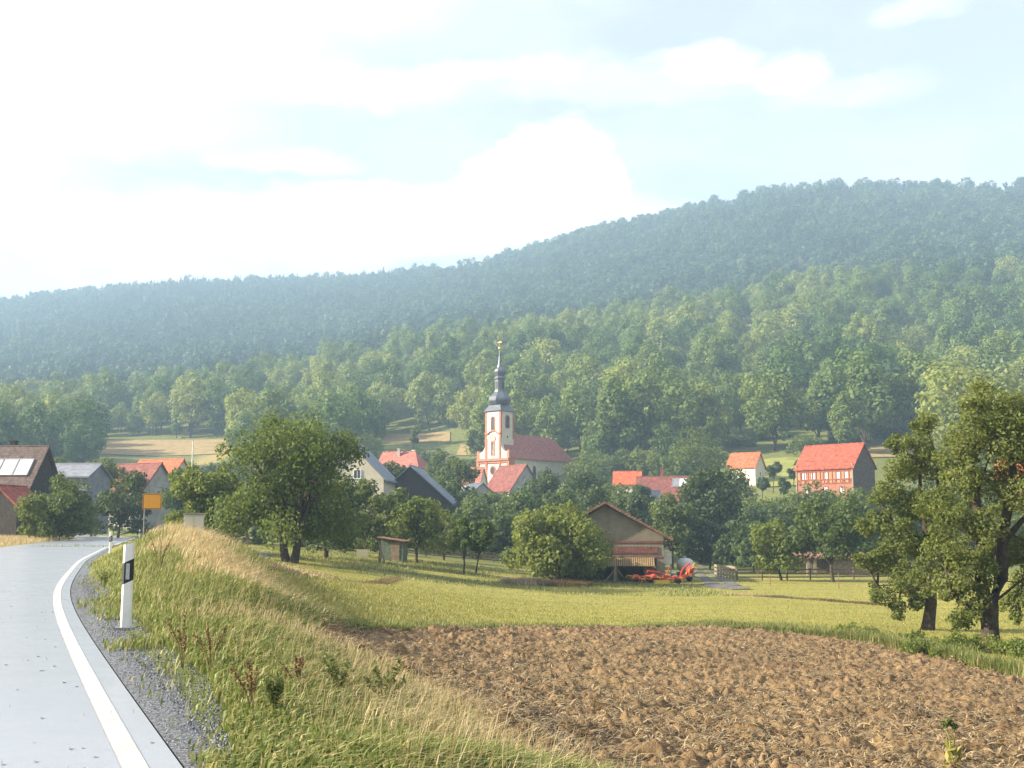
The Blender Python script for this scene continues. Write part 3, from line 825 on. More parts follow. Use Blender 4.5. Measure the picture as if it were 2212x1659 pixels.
# cream house: gable faces the camera, ridge runs away
house('cream_house', 'cream gabled house with grey roof and one square window beside the tree', 'house', P(768, 1118, 165), R(85), 10.0, 10.4, 5.6, 10.9, 'cream', 'grey_roof', .45,
      windows=[('left', -1.3, 6.2, .95, 1.15), ('left', 2.4, 6.2, .95, 1.15), ('left', -2.6, 3.0, 1, 1.2)], chimney=[(1.0, .5, 1.3, 'brick_red')])
house('dark_barn', 'dark wooden barn with long grey roof falling to the right', 'barn', P(897, 1118, 172), R(84), 8.0, 12.2, 2.3, 7.7, 'dark_wood', 'grey_roof', .6)
# left
house('farmhouse', 'dark brown roofed farmhouse with three pale roof panels at the road', 'house', P(8, 1138, 118), R(-6), 8.6, 7.0, 3.6, 8.4, 'dark_wood', 'shingle_dark', .35,
      skylights=[(-.45, .52, 1.55, 2.1, 'white_panel'), (1.2, .52, 1.55, 2.1, 'white_panel'), (2.9, .52, 1.55, 2.1, 'white_panel')], chimney=[(.4, .3, 1.1, 'dark_wood')], windows=[('front', -1, 2.2, .9, 1.1), ('front', 2, 2.2, .9, 1.1)])
house('porch', 'small dark red lean-to roof against the dark roofed farmhouse', 'porch', P(20, 1140, 111), R(78), 4.2, 4.6, 2.1, 4.0, 'dark_wood', 'tile_red', .25)
house('barn', 'grey blue sheet metal barn behind the roadside bush', 'barn', P(150, 1128, 140), R(-4), 7.2, 6.5, 5.6, 7.2, 'grey_roof', 'grey_roof', .3)
house('village_house', 'salmon red roofed house behind the willow by the road', 'house', P(345, 1098, 190), R(-24), 9.2, 7.0, 4.3, 8.2, 'cream', 'tile_orange', .35, windows=[('front', -2, 2, .9, 1.1), ('front', 2, 2, .9, 1.1)])
house('village_house', 'purple grey house with a dull red roof at the village entrance', 'house', P(296, 1120, 165), R(-30), 9.0, 6.5, 4.0, 8.0, 'grey_wall', 'tile_rust', .35, windows=[('front', -2, 2, .9, 1.1), ('front', 2, 2, .9, 1.1)])
house('village_house', 'orange red house half hidden behind the big pear tree', 'house', P(2222, 1088, 175), R(-30), 8.5, 6.5, 3.4, 6.6, 'brick_red', 'tile_orange', .35, windows=[('front', -2, 2, .9, 1.1)])

# ------------------------------------------------------------------ barn with its lean-to
def barn():
    d = 92; sc = F / d
    g0 = P(1309.6, 1260, d)
    rz = R(-6)
    t = thing('hay_barn', 'buff gabled barn with red brick bands and an open lean-to below', 'barn', g0, rz)
    zz = lambda v: (1260 - v) / sc
    xx = lambda u: (u - 1309.6) / sc
    half = xx(1432); hp = zz(1093); he = zz(1162); Lb = 13
    zlow = zz(1207)
    w = MB()
    w.prism([(-half, zlow), (half, zlow), (half, he), (0, hp - .12), (-half, he)], 0, .35, 'y')          # front gable above the opening
    w.box((half - .3, .2, zlow / 2 - .5), (.6, .5, zlow + 1.0)); w.box((-half + .3, .2, zlow / 2 - .5), (.6, .5, zlow + 1.0)); w.box((xx(1330) + .0, .2, zlow / 2 - .5), (.5, .4, zlow + 1))
    w.prism([(-half, -1), (half, -1), (half, he), (0, hp - .12), (-half, he)], Lb - .3, Lb, 'y')
    for s_ in (-1, 1): w.box((s_ * (half - .15), Lb / 2 + .02, he / 2 - .5), (.3, Lb - .66, he + 1))
    w.box((0, 4.5, zlow / 2 - .5), (2 * half - .62, .3, zlow + 1))
    w.build('wall', M['barn_wall'], t)
    bd = MB(); bd.box((0, -.02, zz(1172.5)), (2 * half - .1, .09, .16)); bd.box((0, -.02, zz(1190)), (2 * half - .9, .09, .42)); bd.box((0, -.03, zlow + .08), (2 * half - .04, .11, .16))
    for x in np.arange(-half + .6, half - .5, .27): bd.box((x, -.022, zz(1190)), (.1, .1, .62))
    bd.build('brick_band', M['barn_red'], t)
    r = MB(); sl_ = (hp - he) / half
    ov = .75
    for s_ in (-1, 1):
        ye = s_ * (half + ov); ze = he - sl_ * ov; up = .17
        r.hexa([(ye, -.7, ze), (0, -.7, hp), (0, Lb + .4, hp), (ye, Lb + .4, ze), (ye, -.7, ze + up), (s_ * .003, -.7, hp + up), (s_ * .003, Lb + .4, hp + up), (ye, Lb + .4, ze + up)] if s_ < 0 else
               [(0, -.7, hp), (ye, -.7, ze), (ye, Lb + .4, ze), (0, Lb + .4, hp), (.003, -.7, hp + up), (ye, -.7, ze + up), (ye, Lb + .4, ze + up), (.003, Lb + .4, hp + up)])
    roof = r.build('roof', mat('grey_brown_barn_tiles', (.15, .115, .10), .85, .25, 2, .2, .4, 10), t)
    v = MB()
    for s_ in (-1, 1):
        for k in range(24):
            f0 = k / 24; x = s_ * (half + ov) * f0; z = hp - sl_ * abs(x)
            v.box((x + s_ * .12, -.72, z + .1), (.26, .12, .16))
    v.build('verge_tiles', M['rust'], roof)
    # corrugated awning over the lean-to
    a = MB(); x0, x1 = xx(1252), xx(1413); n = int((x1 - x0) / .17)
    z1, z0 = zz(1206), zz(1223)
    for i in range(n):
        x = x0 + (x1 - x0) * i / n
        a.hexa([(x, -1.3, z0), (x + .12, -1.3, z0), (x + .12, -.05, z1), (x, -.05, z1), (x, -1.3, z0 + .04), (x + .12, -1.3, z0 + .04), (x + .12, -.05, z1 + .04), (x, -.05, z1 + .04)])
        a.hexa([(x + .12, -1.28, z0 - .04), (x + .17, -1.28, z0 - .04), (x + .17, -.05, z1 - .04), (x + .12, -.05, z1 - .04), (x + .12, -1.28, z0), (x + .17, -1.28, z0), (x + .17, -.05, z1), (x + .12, -.05, z1)], 1)
    a.build('awning', [mat('awning_battens', (.27, .19, .09), .8, .25, 4, .2), M['dark_wood']], t)
    for u_ in (1329,):
        p = MB(); x = xx(u_); p.box((x, -1.2, z0 / 2 - .2), (.22, .22, z0 + .4)); p.build('post', M['timber_pale'], t)
        p = MB(); p.tube([(x - 1.0, -1.2, .0), (x, -1.2, 1.15)], .07, 6); p.build('brace', M['timber_pale'], t)
        p = MB(); p.tube([(x + .1, -1.2, 1.35), (x + .62, -1.15, .55)], .06, 6); p.build('brace', M['timber'], t)
    p = MB(); p.box((xx(1268), -1.2, z0 / 2 - .2), (.2, .2, z0 + .4)); p.build('post', M['timber_pale'], t)
    return t, g0, rz, sc
_, BG, BRZ, BSC = barn()
def near_barn(u, v, d=90.5): return P(u, v, d)

def wheel(parent, loc, r, w, axis_rz, rimm='machine_red'):
    prof = [(r * .62, -w / 2), (r * .95, -w / 2), (r, -w * .3), (r, w * .3), (r * .95, w / 2), (r * .62, w / 2)]
    T = Matrix.Translation(loc) @ Matrix.Rotation(axis_rz, 4, 'Z') @ Matrix.Rotation(math.pi / 2, 4, 'X')
    m = MB(); m.lathe(prof, 18); me = m.mesh('tyre', M['rubber']); me.transform(T)
    h = MB(); h.lathe([(.04, -w * .55), (r * .5, -w * .32), (r * .62, -w * .42), (r * .62, w * .42), (r * .5, w * .32), (.04, w * .55)], 14); mr = h.mesh('wheel', M[rimm]); mr.transform(T)
    o = link('wheel', mr, parent); link('tyre', me, o)

def tedder():
    d = 89.0; base = P(1440, 1262, d); base[2] = hz(base[0], base[1])
    t = thing('hay_tedder', 'red hay tedder with folded tine arms parked beside the barn', 'farm machine', base, R(4)); sc = F / d
    x = lambda u: (u - 1440) / sc; z = lambda v: (1262 - v) / sc
    f = MB()
    f.tube([(x(1388), 0, z(1251)), (x(1418), .1, z(1250)), (x(1455), 0, z(1252)), (x(1470), 0, z(1249)), (x(1497), .2, z(1236))], .11, 8)
    f.tube([(x(1365), -.2, z(1248)), (x(1392), 0, z(1246)), (x(1417), 0, z(1243))], .075, 8)
    f.tube([(x(1470), -.35, z(1252)), (x(1495), -.2, z(1240)), (x(1500), 0, z(1224))], .07, 8)
    f.box((x(1440), .1, z(1249)), (.55, .45, .4)); f.tube([(x(1395), .1, z(1250)), (x(1400), .1, z(1234)), (x(1428), .1, z(1238)), (x(1440), .1, z(1246))], .06, 7); f.tube([(x(1468), .1, z(1250)), (x(1476), .1, z(1230)), (x(1492), .1, z(1218))], .07, 7); f.tube([(x(1440), .1, z(1246)), (x(1446), .1, z(1228)), (x(1452), .1, z(1228))], .05, 6); f.build('frame', M['machine_red'], t)
    for (u, v, yy, tilt) in ((1374, 1247, -.2, .25), (1413, 1246, -.1, .1), (1458, 1249, -.15, -.1), (1490, 1232, 0, -.9)):
        c = Vector((x(u), yy, z(v)))
        R_ = MB(); R_.lathe([(.03, -.14), (.28, -.12), (.34, .03), (.24, .16), (.03, .22)], 12)
        T = Matrix.Translation(c) @ Matrix.Rotation(tilt, 4, 'Y')
        me = R_.mesh('rotor', M['machine_orange']); me.transform(T); ro = link('rotor', me, t)
        a = MB()
        for k in range(6):
            q = k * math.pi / 3
            e = (.72 * math.cos(q), .72 * math.sin(q), -.02)
            a.tube([(0, 0, 0), e], .028, 5)
            for s_ in (-.05, .05): a.tube([(e[0] + s_, e[1], e[2]), (e[0] * 1.12 + s_, e[1] * 1.12, -.3)], .012, 4)
        me = a.mesh('tine_arm', M['machine_yellow']); me.transform(T); link('tine_arm', me, ro)
    for u in (1424, 1466): wheel(t, (x(u), .15, .27), .27, .16, 0)
tedder()

def wagon():
    d = 91.3; base = P(1404, 1259, d); base[2] = hz(base[0], base[1]); sc = F / d
    t = thing('forage_wagon', 'dark red box wagon with yellow discharge pipe under the barn awning', 'farm machine', base, R(-4))
    w = MB(); W_, H0, H1 = .98, .5, 1.45
    w.hexa([(-.45, -.45, H0), (.45, -.45, H0), (.45, .45, H0), (-.45, .45, H0), (-.52, -.52, H1), (.52, -.52, H1), (.52, .52, H1), (-.52, .52, H1)])
    w.box((0, 0, H0 - .05), (1.0, 1.0, .08)); w.build('hopper', M['barn_red'], t)
    p = MB(); p.tube([(-.5, -.6, 1.55), (0, -.62, 1.42), (.45, -.62, 1.28)], [.05, .07, .09], 10); p.build('discharge_pipe', M['machine_yellow'], t)
    f = MB(); f.tube([(0, -.4, .42), (-1.3, -.9, .35)], .045, 6); f.tube([(-.4, -.5, .4), (-1.3, -.9, .35)], .035, 6); f.build('drawbar', M['machine_orange'], t)
    for s_ in (-.46, .46): wheel(t, (s_, 0, .3), .3, .16, math.pi / 2)
wagon()

def slurry():
    d = 94; base = P(1481, 1246, d); base[2] = hz(base[0], base[1])
    t = thing('slurry_tank', 'rounded pale grey tank trailer standing behind the red tedder', 'tank trailer', base, R(35))
    m = MB(); prof = [(.03, -.72), (.3, -.68), (.5, -.55), (.58, -.32), (.6, 0), (.58, .32), (.5, .55), (.3, .68), (.03, .72)]
    m.lathe(prof, 20); me = m.mesh('tank', M['tank_grey'], True); me.transform(Matrix.Translation((0, 0, 1.38)) @ Matrix.Rotation(math.pi / 2, 4, 'X')); tk = link('tank', me, t)
    c = MB(); c.lathe([(.17, 0), (.17, .12), (.03, .15)], 12, 0, (0, .1, 1.97)); c.build('hatch', M['steel'], tk)
    f = MB(); f.box((0, 0, .62), (.5, 1.7, .35)); f.tube([(0, -.85, .48), (0, -1.6, .42)], .05, 6); f.build('chassis', M['steel'], t)
    for s_ in (-.55, .55): wheel(t, (s_, .15, .33), .33, .22, math.pi / 2, 'steel')
slurry()

def barn_bits():
    d = 92.5; base = P(1442, 1222, d); base[2] = hz(base[0], base[1]); h = P(1442, 1193, d)[2] - base[2]
    t = thing('feed_silo_box', 'pale grey upright bin on legs beside the barn corner', 'bin', base, R(-5))
    m = MB(); m.box((0, 0, h - .48), (.66, .55, .96)); m.box((0, 0, h + .03), (.72, .62, .07)); m.build('bin', M['tank_grey'], t)
    for sx in (-1, 1):
        for sy in (-1, 1):
            q = MB(); q.box((sx * .27, sy * .22, (h - .96) / 2 - .1), (.07, .07, h - .96 + .2)); q.build('leg', M['steel'], t)
    base = P(1456, 1245, 91.5); base[2] = hz(base[0], base[1])
    t = thing('plastic_barrel', 'small teal green plastic barrel beside the grey tank', 'barrel', (base[0], base[1], base[2]), 0)
    m = MB(); m.lathe([(.2, 0), (.24, .05), (.26, .25), (.245, .3), (.26, .35), (.26, .6), (.22, .74), (.06, .76)], 18); m.build('body', M['green_plastic'], t, smooth=True)
    m = MB(); m.lathe([(.21, .77), (.21, .83), (.04, .84)], 16); m.build('lid', M['white_paint'], t)
    base = P(1430, 1264, 88.3); base[2] = hz(base[0], base[1])
    t = thing('wooden_crate', 'low yellowish wooden crate on the grass before the tedder', 'crate', base, R(5))
    m = MB()
    for k in range(3):
        for s_ in (-1, 1): m.box((0, s_ * .27, .07 + k * .1), (1.2, .03, .085)); m.box((s_ * .6, 0, .07 + k * .1), (.03, .51, .085))
    m.box((0, 0, .03), (1.15, .5, .03)); m.build('slats', M['machine_yellow'], t)
    for s_ in (-1, 1):
        q = MB(); q.box((s_ * .56, -.25, .17), (.05, .04, .34)); q.box((s_ * .56, .25, .17), (.05, .04, .34)); q.build('corner_batten', M['timber'], t)
barn_bits()

# ------------------------------------------------------------------ marker posts, signs, poles
def marker_post(base, h, rz, label):
    t = thing('marker_post', label, 'roadside post', base, rz, 'white marker posts along the road')
    w, dp = .12, .062; s = h / 1.0
    def prof(z): return [(-w / 2, -dp * .1, z), (-w * .33, -dp / 2, z), (w * .33, -dp / 2, z), (w / 2, -dp * .1, z), (w / 2, dp * .35, z), (w * .3, dp / 2, z), (-w * .3, dp / 2, z), (-w / 2, dp * .35, z)]
    slope = .45
    def body(z0, z1, sl0, sl1, m, name, grow=0.0, par=t):
        b_ = MB(); A_ = [(x * (1 + grow), y * (1 + grow), z + sl0 * x) for (x, y, z) in prof(z0)]; B_ = [(x * (1 + grow), y * (1 + grow), z + sl1 * x) for (x, y, z) in prof(z1)]
        n = len(A_); Fs = [tuple(range(n - 1, -1, -1)), tuple(range(n, 2 * n))] + [(i, (i + 1) % n, n + (i + 1) % n, n + i) for i in range(n)]
        b_.add(A_ + B_, Fs); return b_.build(name, m, par)
    body(-.3, h, 0, slope * .55, M['post_white'], 'post')
    bb = body(h * .55, h * .80, slope * 1.05, slope * 1.05, M['post_black'], 'black_band', .03)
    r = MB(); r.box((0, -dp / 2 - .004, h * .678), (.042, .012, h * .185)); r.build('reflector', M['reflector'], bb)
    r = MB(); r.hexa([(-.17, -.15, -.1), (.17, -.15, -.1), (.17, .15, -.1), (-.17, .15, -.1), (-.11, -.1, .035), (.11, -.1, .035), (.11, .1, .035), (-.11, .1, .035)]); r.build('base', M['concrete'], t)
def post_at(u, v, rz, h, label):
    xy = road_plane(u, v); marker_post((xy[0], xy[1], hz(*xy)), h, rz, label)
post_at(271, 1360, R(14), .99, 'tall white marker post with black band, nearest on the gravel verge')
post_at(238, 1198, R(10), 1.0, 'second white marker post farther along the bend')
post_at(301, 1163, R(10), 1.0, 'tiny white marker post where the road leaves view')
q = road_off(-ROADW - .9); i = int(np.argmin(np.abs(ys - 72)))
xl = P(107, 1150, 72)[0]
iy = np.argmin(np.abs(q[:, 0] / q[:, 1] - xl / 72.0)); marker_post((q[iy, 0], q[iy, 1], hz(q[iy, 0], q[iy, 1])), 1.0, R(15), 'white marker post on the far road edge before the bush')

def town_sign():
    d = 82; base = at(313, d); t = thing('town_sign', 'plain yellow town sign on grey posts beside the road', 'sign', base, R(6)); sc = F / d
    H0, H1 = P(0, 1100, d)[2] - base[2], P(0, 1066, d)[2] - base[2]
    m = MB(); m.box((.45, 0, (H0 + H1) / 2), (1.38, .03, H1 - H0)); f = m.build('sign_face', M['sign_yellow'], t)
    b_ = MB(); zc = (H0 + H1) / 2; hh = (H1 - H0) / 2 - .05
    for s_ in (-1, 1): b_.box((.45, -.022, zc + s_ * hh), (1.3, .012, .035)); b_.box((.45 + s_ * .63, -.022, zc), (.035, .012, hh * 2 - .04))
    b_.build('border', M['post_black'], f)
    for x in (-.1, 1.0):
        p = MB(); p.tube([(x, .05, -.3), (x, .05, H1 + .05)], .035, 8); p.build('pole', M['steel'], t)
town_sign()

def cabinet():
    d = 41; base = at(419, d); H = P(0, 1112, d)[2] - base[2]
    t = thing('utility_cabinet', 'pale cream utility cabinet beside the willow trunk', 'cabinet', base, R(12)); w = .70
    m = MB(); m.box((0, 0, H / 2 + .05), (w, .32, H - .1)); m.build('body', M['cream'], t)
    m = MB(); m.box((0, 0, H + .04), (w + .08, .4, .06)); m.build('lid', M['grey_wall'], t)
    for s_ in (-1, 1):
        m = MB(); m.box((s_ * w / 4, -.172, H / 2 + .08), (w / 2 - .03, .02, H - .3)); o = m.build('door', M['plaster_white'], t)
        m = MB(); m.box((s_ * .06, -.195, H / 2 + .1), (.03, .03, .14)); m.build('handle', M['steel'], o)
    m = MB(); m.box((0, 0, -.1), (w - .06, .28, .24)); m.build('plinth', M['concrete'], t)
cabinet()

def lamp():
    d = 110; base = at(410, d); H = P(0, 948, d)[2] - base[2]
    t = thing('street_lamp', 'slender pale street lamp standing at the village entrance', 'street lamp', base, R(0))
    m = MB(); m.tube([(0, 0, -.3), (0, 0, H * .5), (0, 0, H - .2)], [.09, .075, .055], 10); m.build('pole', M['tank_grey'], t)
    m = MB(); m.tube([(0, 0, H - .25), (-.15, -.1, H), (-.7, -.4, H + .08)], .04, 8); m.build('arm', M['tank_grey'], t)
    m = MB(); m.hexa([(-1.15, -.68, H + .02), (-.7, -.32, H + .02), (-.6, -.44, H + .02), (-1.05, -.8, H + .02), (-1.12, -.67, H + .13), (-.7, -.34, H + .14), (-.61, -.44, H + .14), (-1.04, -.78, H + .13)]); m.build('lamp_head', M['steel'], t)
lamp()

# ------------------------------------------------------------------ garden shed, sign board, stake, fences, long shed
def garden():
    d = 93; base = P(846, 1216, d); base[2] = hz(base[0], base[1]); sc = F / d
    t = thing('garden_shed', 'small green wooden garden shed with rusty pent roof in the orchard', 'shed', base, R(-8))
    w = MB(); w.prism([(-.95, -.3), (.95, -.3), (.95, 1.65), (-.95, 1.95)], 0, 1.6, 'y'); w.build('wall', mat('green_boards', (.11, .14, .095), .9, .3, 4, .2, .5, 20), t)
    r = MB(); r.hexa([(-1.25, -.3, 1.97), (1.25, -.3, 1.62), (1.25, 1.9, 1.62), (-1.25, 1.9, 1.97), (-1.25, -.3, 2.05), (1.25, -.3, 1.70), (1.25, 1.9, 1.70), (-1.25, 1.9, 2.05)]); r.build('roof', M['rust'], t)
    p = MB(); p.box((.3, -.02, .8), (.75, .05, 1.55)); o = p.build('door', M['timber'], t)
    p = MB(); p.box((.58, -.06, .85), (.05, .04, .14)); p.build('handle', M['steel'], o)
    d = 88; base = P(820, 1222, d); base[2] = hz(base[0], base[1])
    t = thing('timber_post', 'thick weathered timber post leaning left of the garden shed', 'post', base)
    m = MB(); m.tube([(0, 0, -.3), (.03, 0, 1.0), (.05, 0, 1.55)], [.13, .115, .1], 8); m.build('post', M['timber_pale'], t)
    m = MB(); m.tube([(.06, 0, 1.0), (.42, .05, .02)], .05, 6); m.build('brace', M['timber'], t)
    d = 95; base = P(782, 1215, d); base[2] = hz(base[0], base[1]); H = P(0, 1187, d)[2] - base[2]
    t = thing('notice_board', 'small plain cream board on a post among the orchard trees', 'board', base, R(4))
    m = MB(); m.box((0, 0, H - .35), (.95, .04, .72)); m.build('board', M['cream'], t)
    m = MB(); m.tube([(.1, .06, -.2), (.1, .06, H)], .05, 6); m.build('post', M['timber'], t)
garden()

def rail_fence(name, label, pts, h, nr, m, step=2.2, rail_h=.1):
    t = thing(name, label, 'fence', (pts[0][0], pts[0][1], hz(*pts[0])))
    o = np.array([pts[0][0], pts[0][1], hz(*pts[0])])
    pos = []
    for a, c in zip(pts[:-1], pts[1:]):
        a, c = np.array(a), np.array(c); n = max(1, int(round(np.linalg.norm(c - a) / step)))
        for k in range(n): pos.append(a + (c - a) * k / n)
    pos.append(np.array(pts[-1]))
    g = [np.array([p[0], p[1], hz(p[0], p[1])]) - o for p in pos]
    for p in g:
        q = MB(); q.box((p[0], p[1], p[2] + h / 2 - .1), (.12, .12, h + .2), random.uniform(-.1, .1)); q.build('post', M[m], t)
    for k in range(nr):
        z = h * (k + .65) / (nr + .3)
        q = MB()
        for a, c in zip(g[:-1], g[1:]):
            dv = c - a; ang = math.atan2(dv[1], dv[0]); nrm = np.array([math.sin(ang), -math.cos(ang), 0]) * .085
            a2, c2 = a + nrm, c + nrm; j1, j2 = random.uniform(-.03, .03), random.uniform(-.03, .03)
            ex = np.array([math.sin(ang), -math.cos(ang), 0]) * .025
            V = [a2 - ex + [0, 0, z + j1], c2 - ex + [0, 0, z + j2], c2 + ex + [0, 0, z + j2], a2 + ex + [0, 0, z + j1]]
            V = V + [v_ + [0, 0, rail_h] for v_ in V]
            q.hexa(V)
        q.build('rail', M[m], t)
    return t
rail_fence('plank_fence', 'pale plank fence beside the farm track', [tuple(P(1545, 1215, 108)[:2]), tuple(P(1590, 1232, 97)[:2])], 1.2, 3, 'timber_pale', 1.6, .2)
rail_fence('rail_fence', 'long low wooden rail fence behind the small orchard trees', [tuple(P(1592, 1232, 96.5)[:2]), tuple(P(1700, 1240, 97)[:2]), tuple(P(1800, 1244, 98)[:2]), tuple(P(1930, 1246, 101)[:2])], 1.05, 3, 'timber', 2.2, .11)
rail_fence('garden_fence', 'low dark garden fence behind the twin trunked tree', [tuple(P(480, 1180, 98)[:2]), tuple(P(640, 1190, 101)[:2]), tuple(P(780, 1200, 103)[:2])], 1.1, 3, 'dark_wood', 2.0, .09)
rail_fence('garden_fence', 'weathered garden fence behind the pale orchard trees', [tuple(P(880, 1205, 118)[:2]), tuple(P(1000, 1210, 119)[:2]), tuple(P(1100, 1215, 120)[:2])], 1.1, 4, 'timber', 2.0, .1)

for (u, d, h, lab) in ((1660, 84, 1.15, 'thin metal stake in the meadow below the small yellow tree'), (1634, 88, 1.1, 'thin metal stake in the meadow near the track end'), (1807, 79, 1.3, 'thin metal stake standing alone on the right meadow'), (535, 86, 1.0, 'thin stake in the grass near the garden fence')):
    b0 = at(u, d); t = thing('meadow_stake', lab, 'stake', b0, 0, 'thin stakes in the meadow')
    m = MB(); m.tube([(0, 0, -.2), (.01, 0, h)], .028, 6); m.build('rod', M['rust'], t)
    m = MB(); m.lathe([(.045, -.05), (.045, .05)], 8, 0, (.01, 0, h - .1)); m.build('insulator', M['post_black'], t)

def long_shed():
    d = 112; a = P(1738, 1250, d); c = P(1900, 1250, d)
    t = thing('open_shed', 'long low open shed with pale pillars and grey roof behind the fence', 'shed', (a[0], a[1], hz(a[0], a[1])), R(-3)); Lw = c[0] - a[0]
    H = P(0, 1207, d)[2] - hz(a[0], a[1])
    r = MB(); r.hexa([(-.4, -.6, H), (Lw + .4, -.6, H), (Lw + .4, 4, H + .5), (-.4, 4, H + .5), (-.4, -.6, H + .12), (Lw + .4, -.6, H + .12), (Lw + .4, 4, H + .62), (-.4, 4, H + .62)]); r.build('roof', M['rust'], t)
    w = MB(); w.box((Lw / 2, 3.5, H / 2 - .3), (Lw, .2, H + .6)); w.box((Lw * .66, .0, H / 2 - .3), (Lw * .62, .15, H + .5)); w.build('wall', M['timber'], t)
    for x in (.35, 1.0):
        p = MB(); p.box((x, -.3, H / 2 - .2), (.3, .3, H + .35)); p.build('pillar', M['timber_pale'], t)
long_shed()

# farm track with two wet wheel ruts
def draped_strip(name, pts, widths, lift, matl, kind='structure', parent=None, n=60):
    pts = np.array(pts); t = np.linspace(0, len(pts) - 1, n); X = np.interp(t, range(len(pts)), pts[:, 0]); Y = np.interp(t, range(len(pts)), pts[:, 1]); Wd = np.interp(t, range(len(pts)), widths)
    k = np.hanning(9); k /= k.sum(); 
    Xp = np.convolve(np.pad(X, 4, 'edge'), k, 'valid'); Yp = np.convolve(np.pad(Y, 4, 'edge'), k, 'valid')
    tx_, ty_ = np.gradient(Xp), np.gradient(Yp); l = np.hypot(tx_, ty_); nx, ny = ty_ / l, -tx_ / l
    V = []
    offs = np.linspace(-.5, .5, 7)
    for j, o in enumerate(offs):
        jit = (fbm(t * 2.0, np.full(n, j * 3.0), 3, 4) - .5) * .5 * (abs(o) > .45)
        x = Xp + nx * Wd * (o + jit * .4); y = Yp + ny * Wd * (o + jit * .4); V.append(np.stack([x, y, height(x, y) + lift - (.03 if abs(o) > .45 else 0)], 1))
    V = np.stack(V, 1).reshape(-1, 3); idx = np.arange(n * 7).reshape(n, 7)
    q = np.stack([idx[:-1, :-1], idx[:-1, 1:], idx[1:, 1:], idx[1:, :-1]], -1).reshape(-1, 4)
    return link(name, np_mesh(name, V, [q], matl, smooth=True), parent, kind=kind if parent is None else None)
M['track'] = mat('wet_track', (.14, .13, .11), .85, .4, 1.5, .3, .6, 20)
gx = lambda u, v: tuple(G(u, v)[:2])
tk = draped_strip('farm_track', [gx(1606, 1274), gx(1575, 1270), gx(1540, 1262)], [1.6, 2.6, 2.6], .05, M['track'])
draped_strip('wheel_rut', [gx(1540, 1264), gx(1520, 1246), gx(1504, 1230), gx(1492, 1216)], [1.4, .8, .7, .6], .054, M['track'], parent=tk)
draped_strip('wheel_rut', [gx(1586, 1266), gx(1552, 1246), gx(1524, 1228), gx(1504, 1215)], [1.2, .8, .7, .6], .054, M['track'], parent=tk)
M['lane'] = mat('grey_gravel_lane', (.16, .155, .14), .8, .3, 3, .3, .6, 20)
draped_strip('garden_path', [gx(455, 1178), gx(500, 1187), gx(560, 1194), gx(640, 1201)], [2.2, 2.0, 1.6, 1.2], .05, M['lane'])

# dry fields on the slopes
M['stubble'] = mat('dry_stubble', (.30, .22, .10), .95, .2, .4, .1, .5, 3)
M['slope_grass'] = mat('slope_grass', (.22, .23, .06), .95, .2, .4, .1, .5, 3)
def field(name, px, lift=.25, m='stubble'):
    c = np.array([G(u, v, 100, 1900)[:2] for u, v in px]); n = 12
    # quad patch between the first two and last two corners
    a, b_, c_, d_ = c; U, V_ = np.meshgrid(np.linspace(0, 1, 30), np.linspace(0, 1, n))
    X = (1 - V_) * ((1 - U) * a[0] + U * b_[0]) + V_ * ((1 - U) * d_[0] + U * c_[0]); Y = (1 - V_) * ((1 - U) * a[1] + U * b_[1]) + V_ * ((1 - U) * d_[1] + U * c_[1])
    Z = height(X, Y) + lift; idx = np.arange(n * 30).reshape(n, 30)
    q = np.stack([idx[:-1, :-1], idx[:-1, 1:], idx[1:, 1:], idx[1:, :-1]], -1).reshape(-1, 4)
    link(name, np_mesh(name, np.stack([X, Y, Z], -1).reshape(-1, 3), [q], M[m], smooth=True), kind='structure')
    return c
FIELDS = [field('stubble_field', [(190, 980), (500, 980), (505, 948), (190, 952)]), field('stubble_field', [(825, 958), (972, 955), (972, 934), (835, 938)]), field('stubble_field', [(985, 985), (1048, 985), (1040, 962), (995, 962)]),
          field('slope_meadow', [(1640, 1055), (1740, 1050), (1760, 985), (1640, 995)], m='slope_grass'), field('stubble_field', [(1880, 990), (2000, 988), (1990, 962), (1880, 966)]),
          field('stubble_field', [(1555, 885), (1720, 880), (1710, 848), (1570, 860)]), field('stubble_field', [(2010, 790), (2090, 790), (2090, 768), (2015, 770)]), field('slope_meadow', [(640, 800), (700, 795), (705, 775), (640, 780)], m='slope_grass')]

# ------------------------------------------------------------------ trees
def rand_dirs(rng, n):
    v = rng.normal(size=(n, 3)); return v / np.linalg.norm(v, axis=1, keepdims=True)

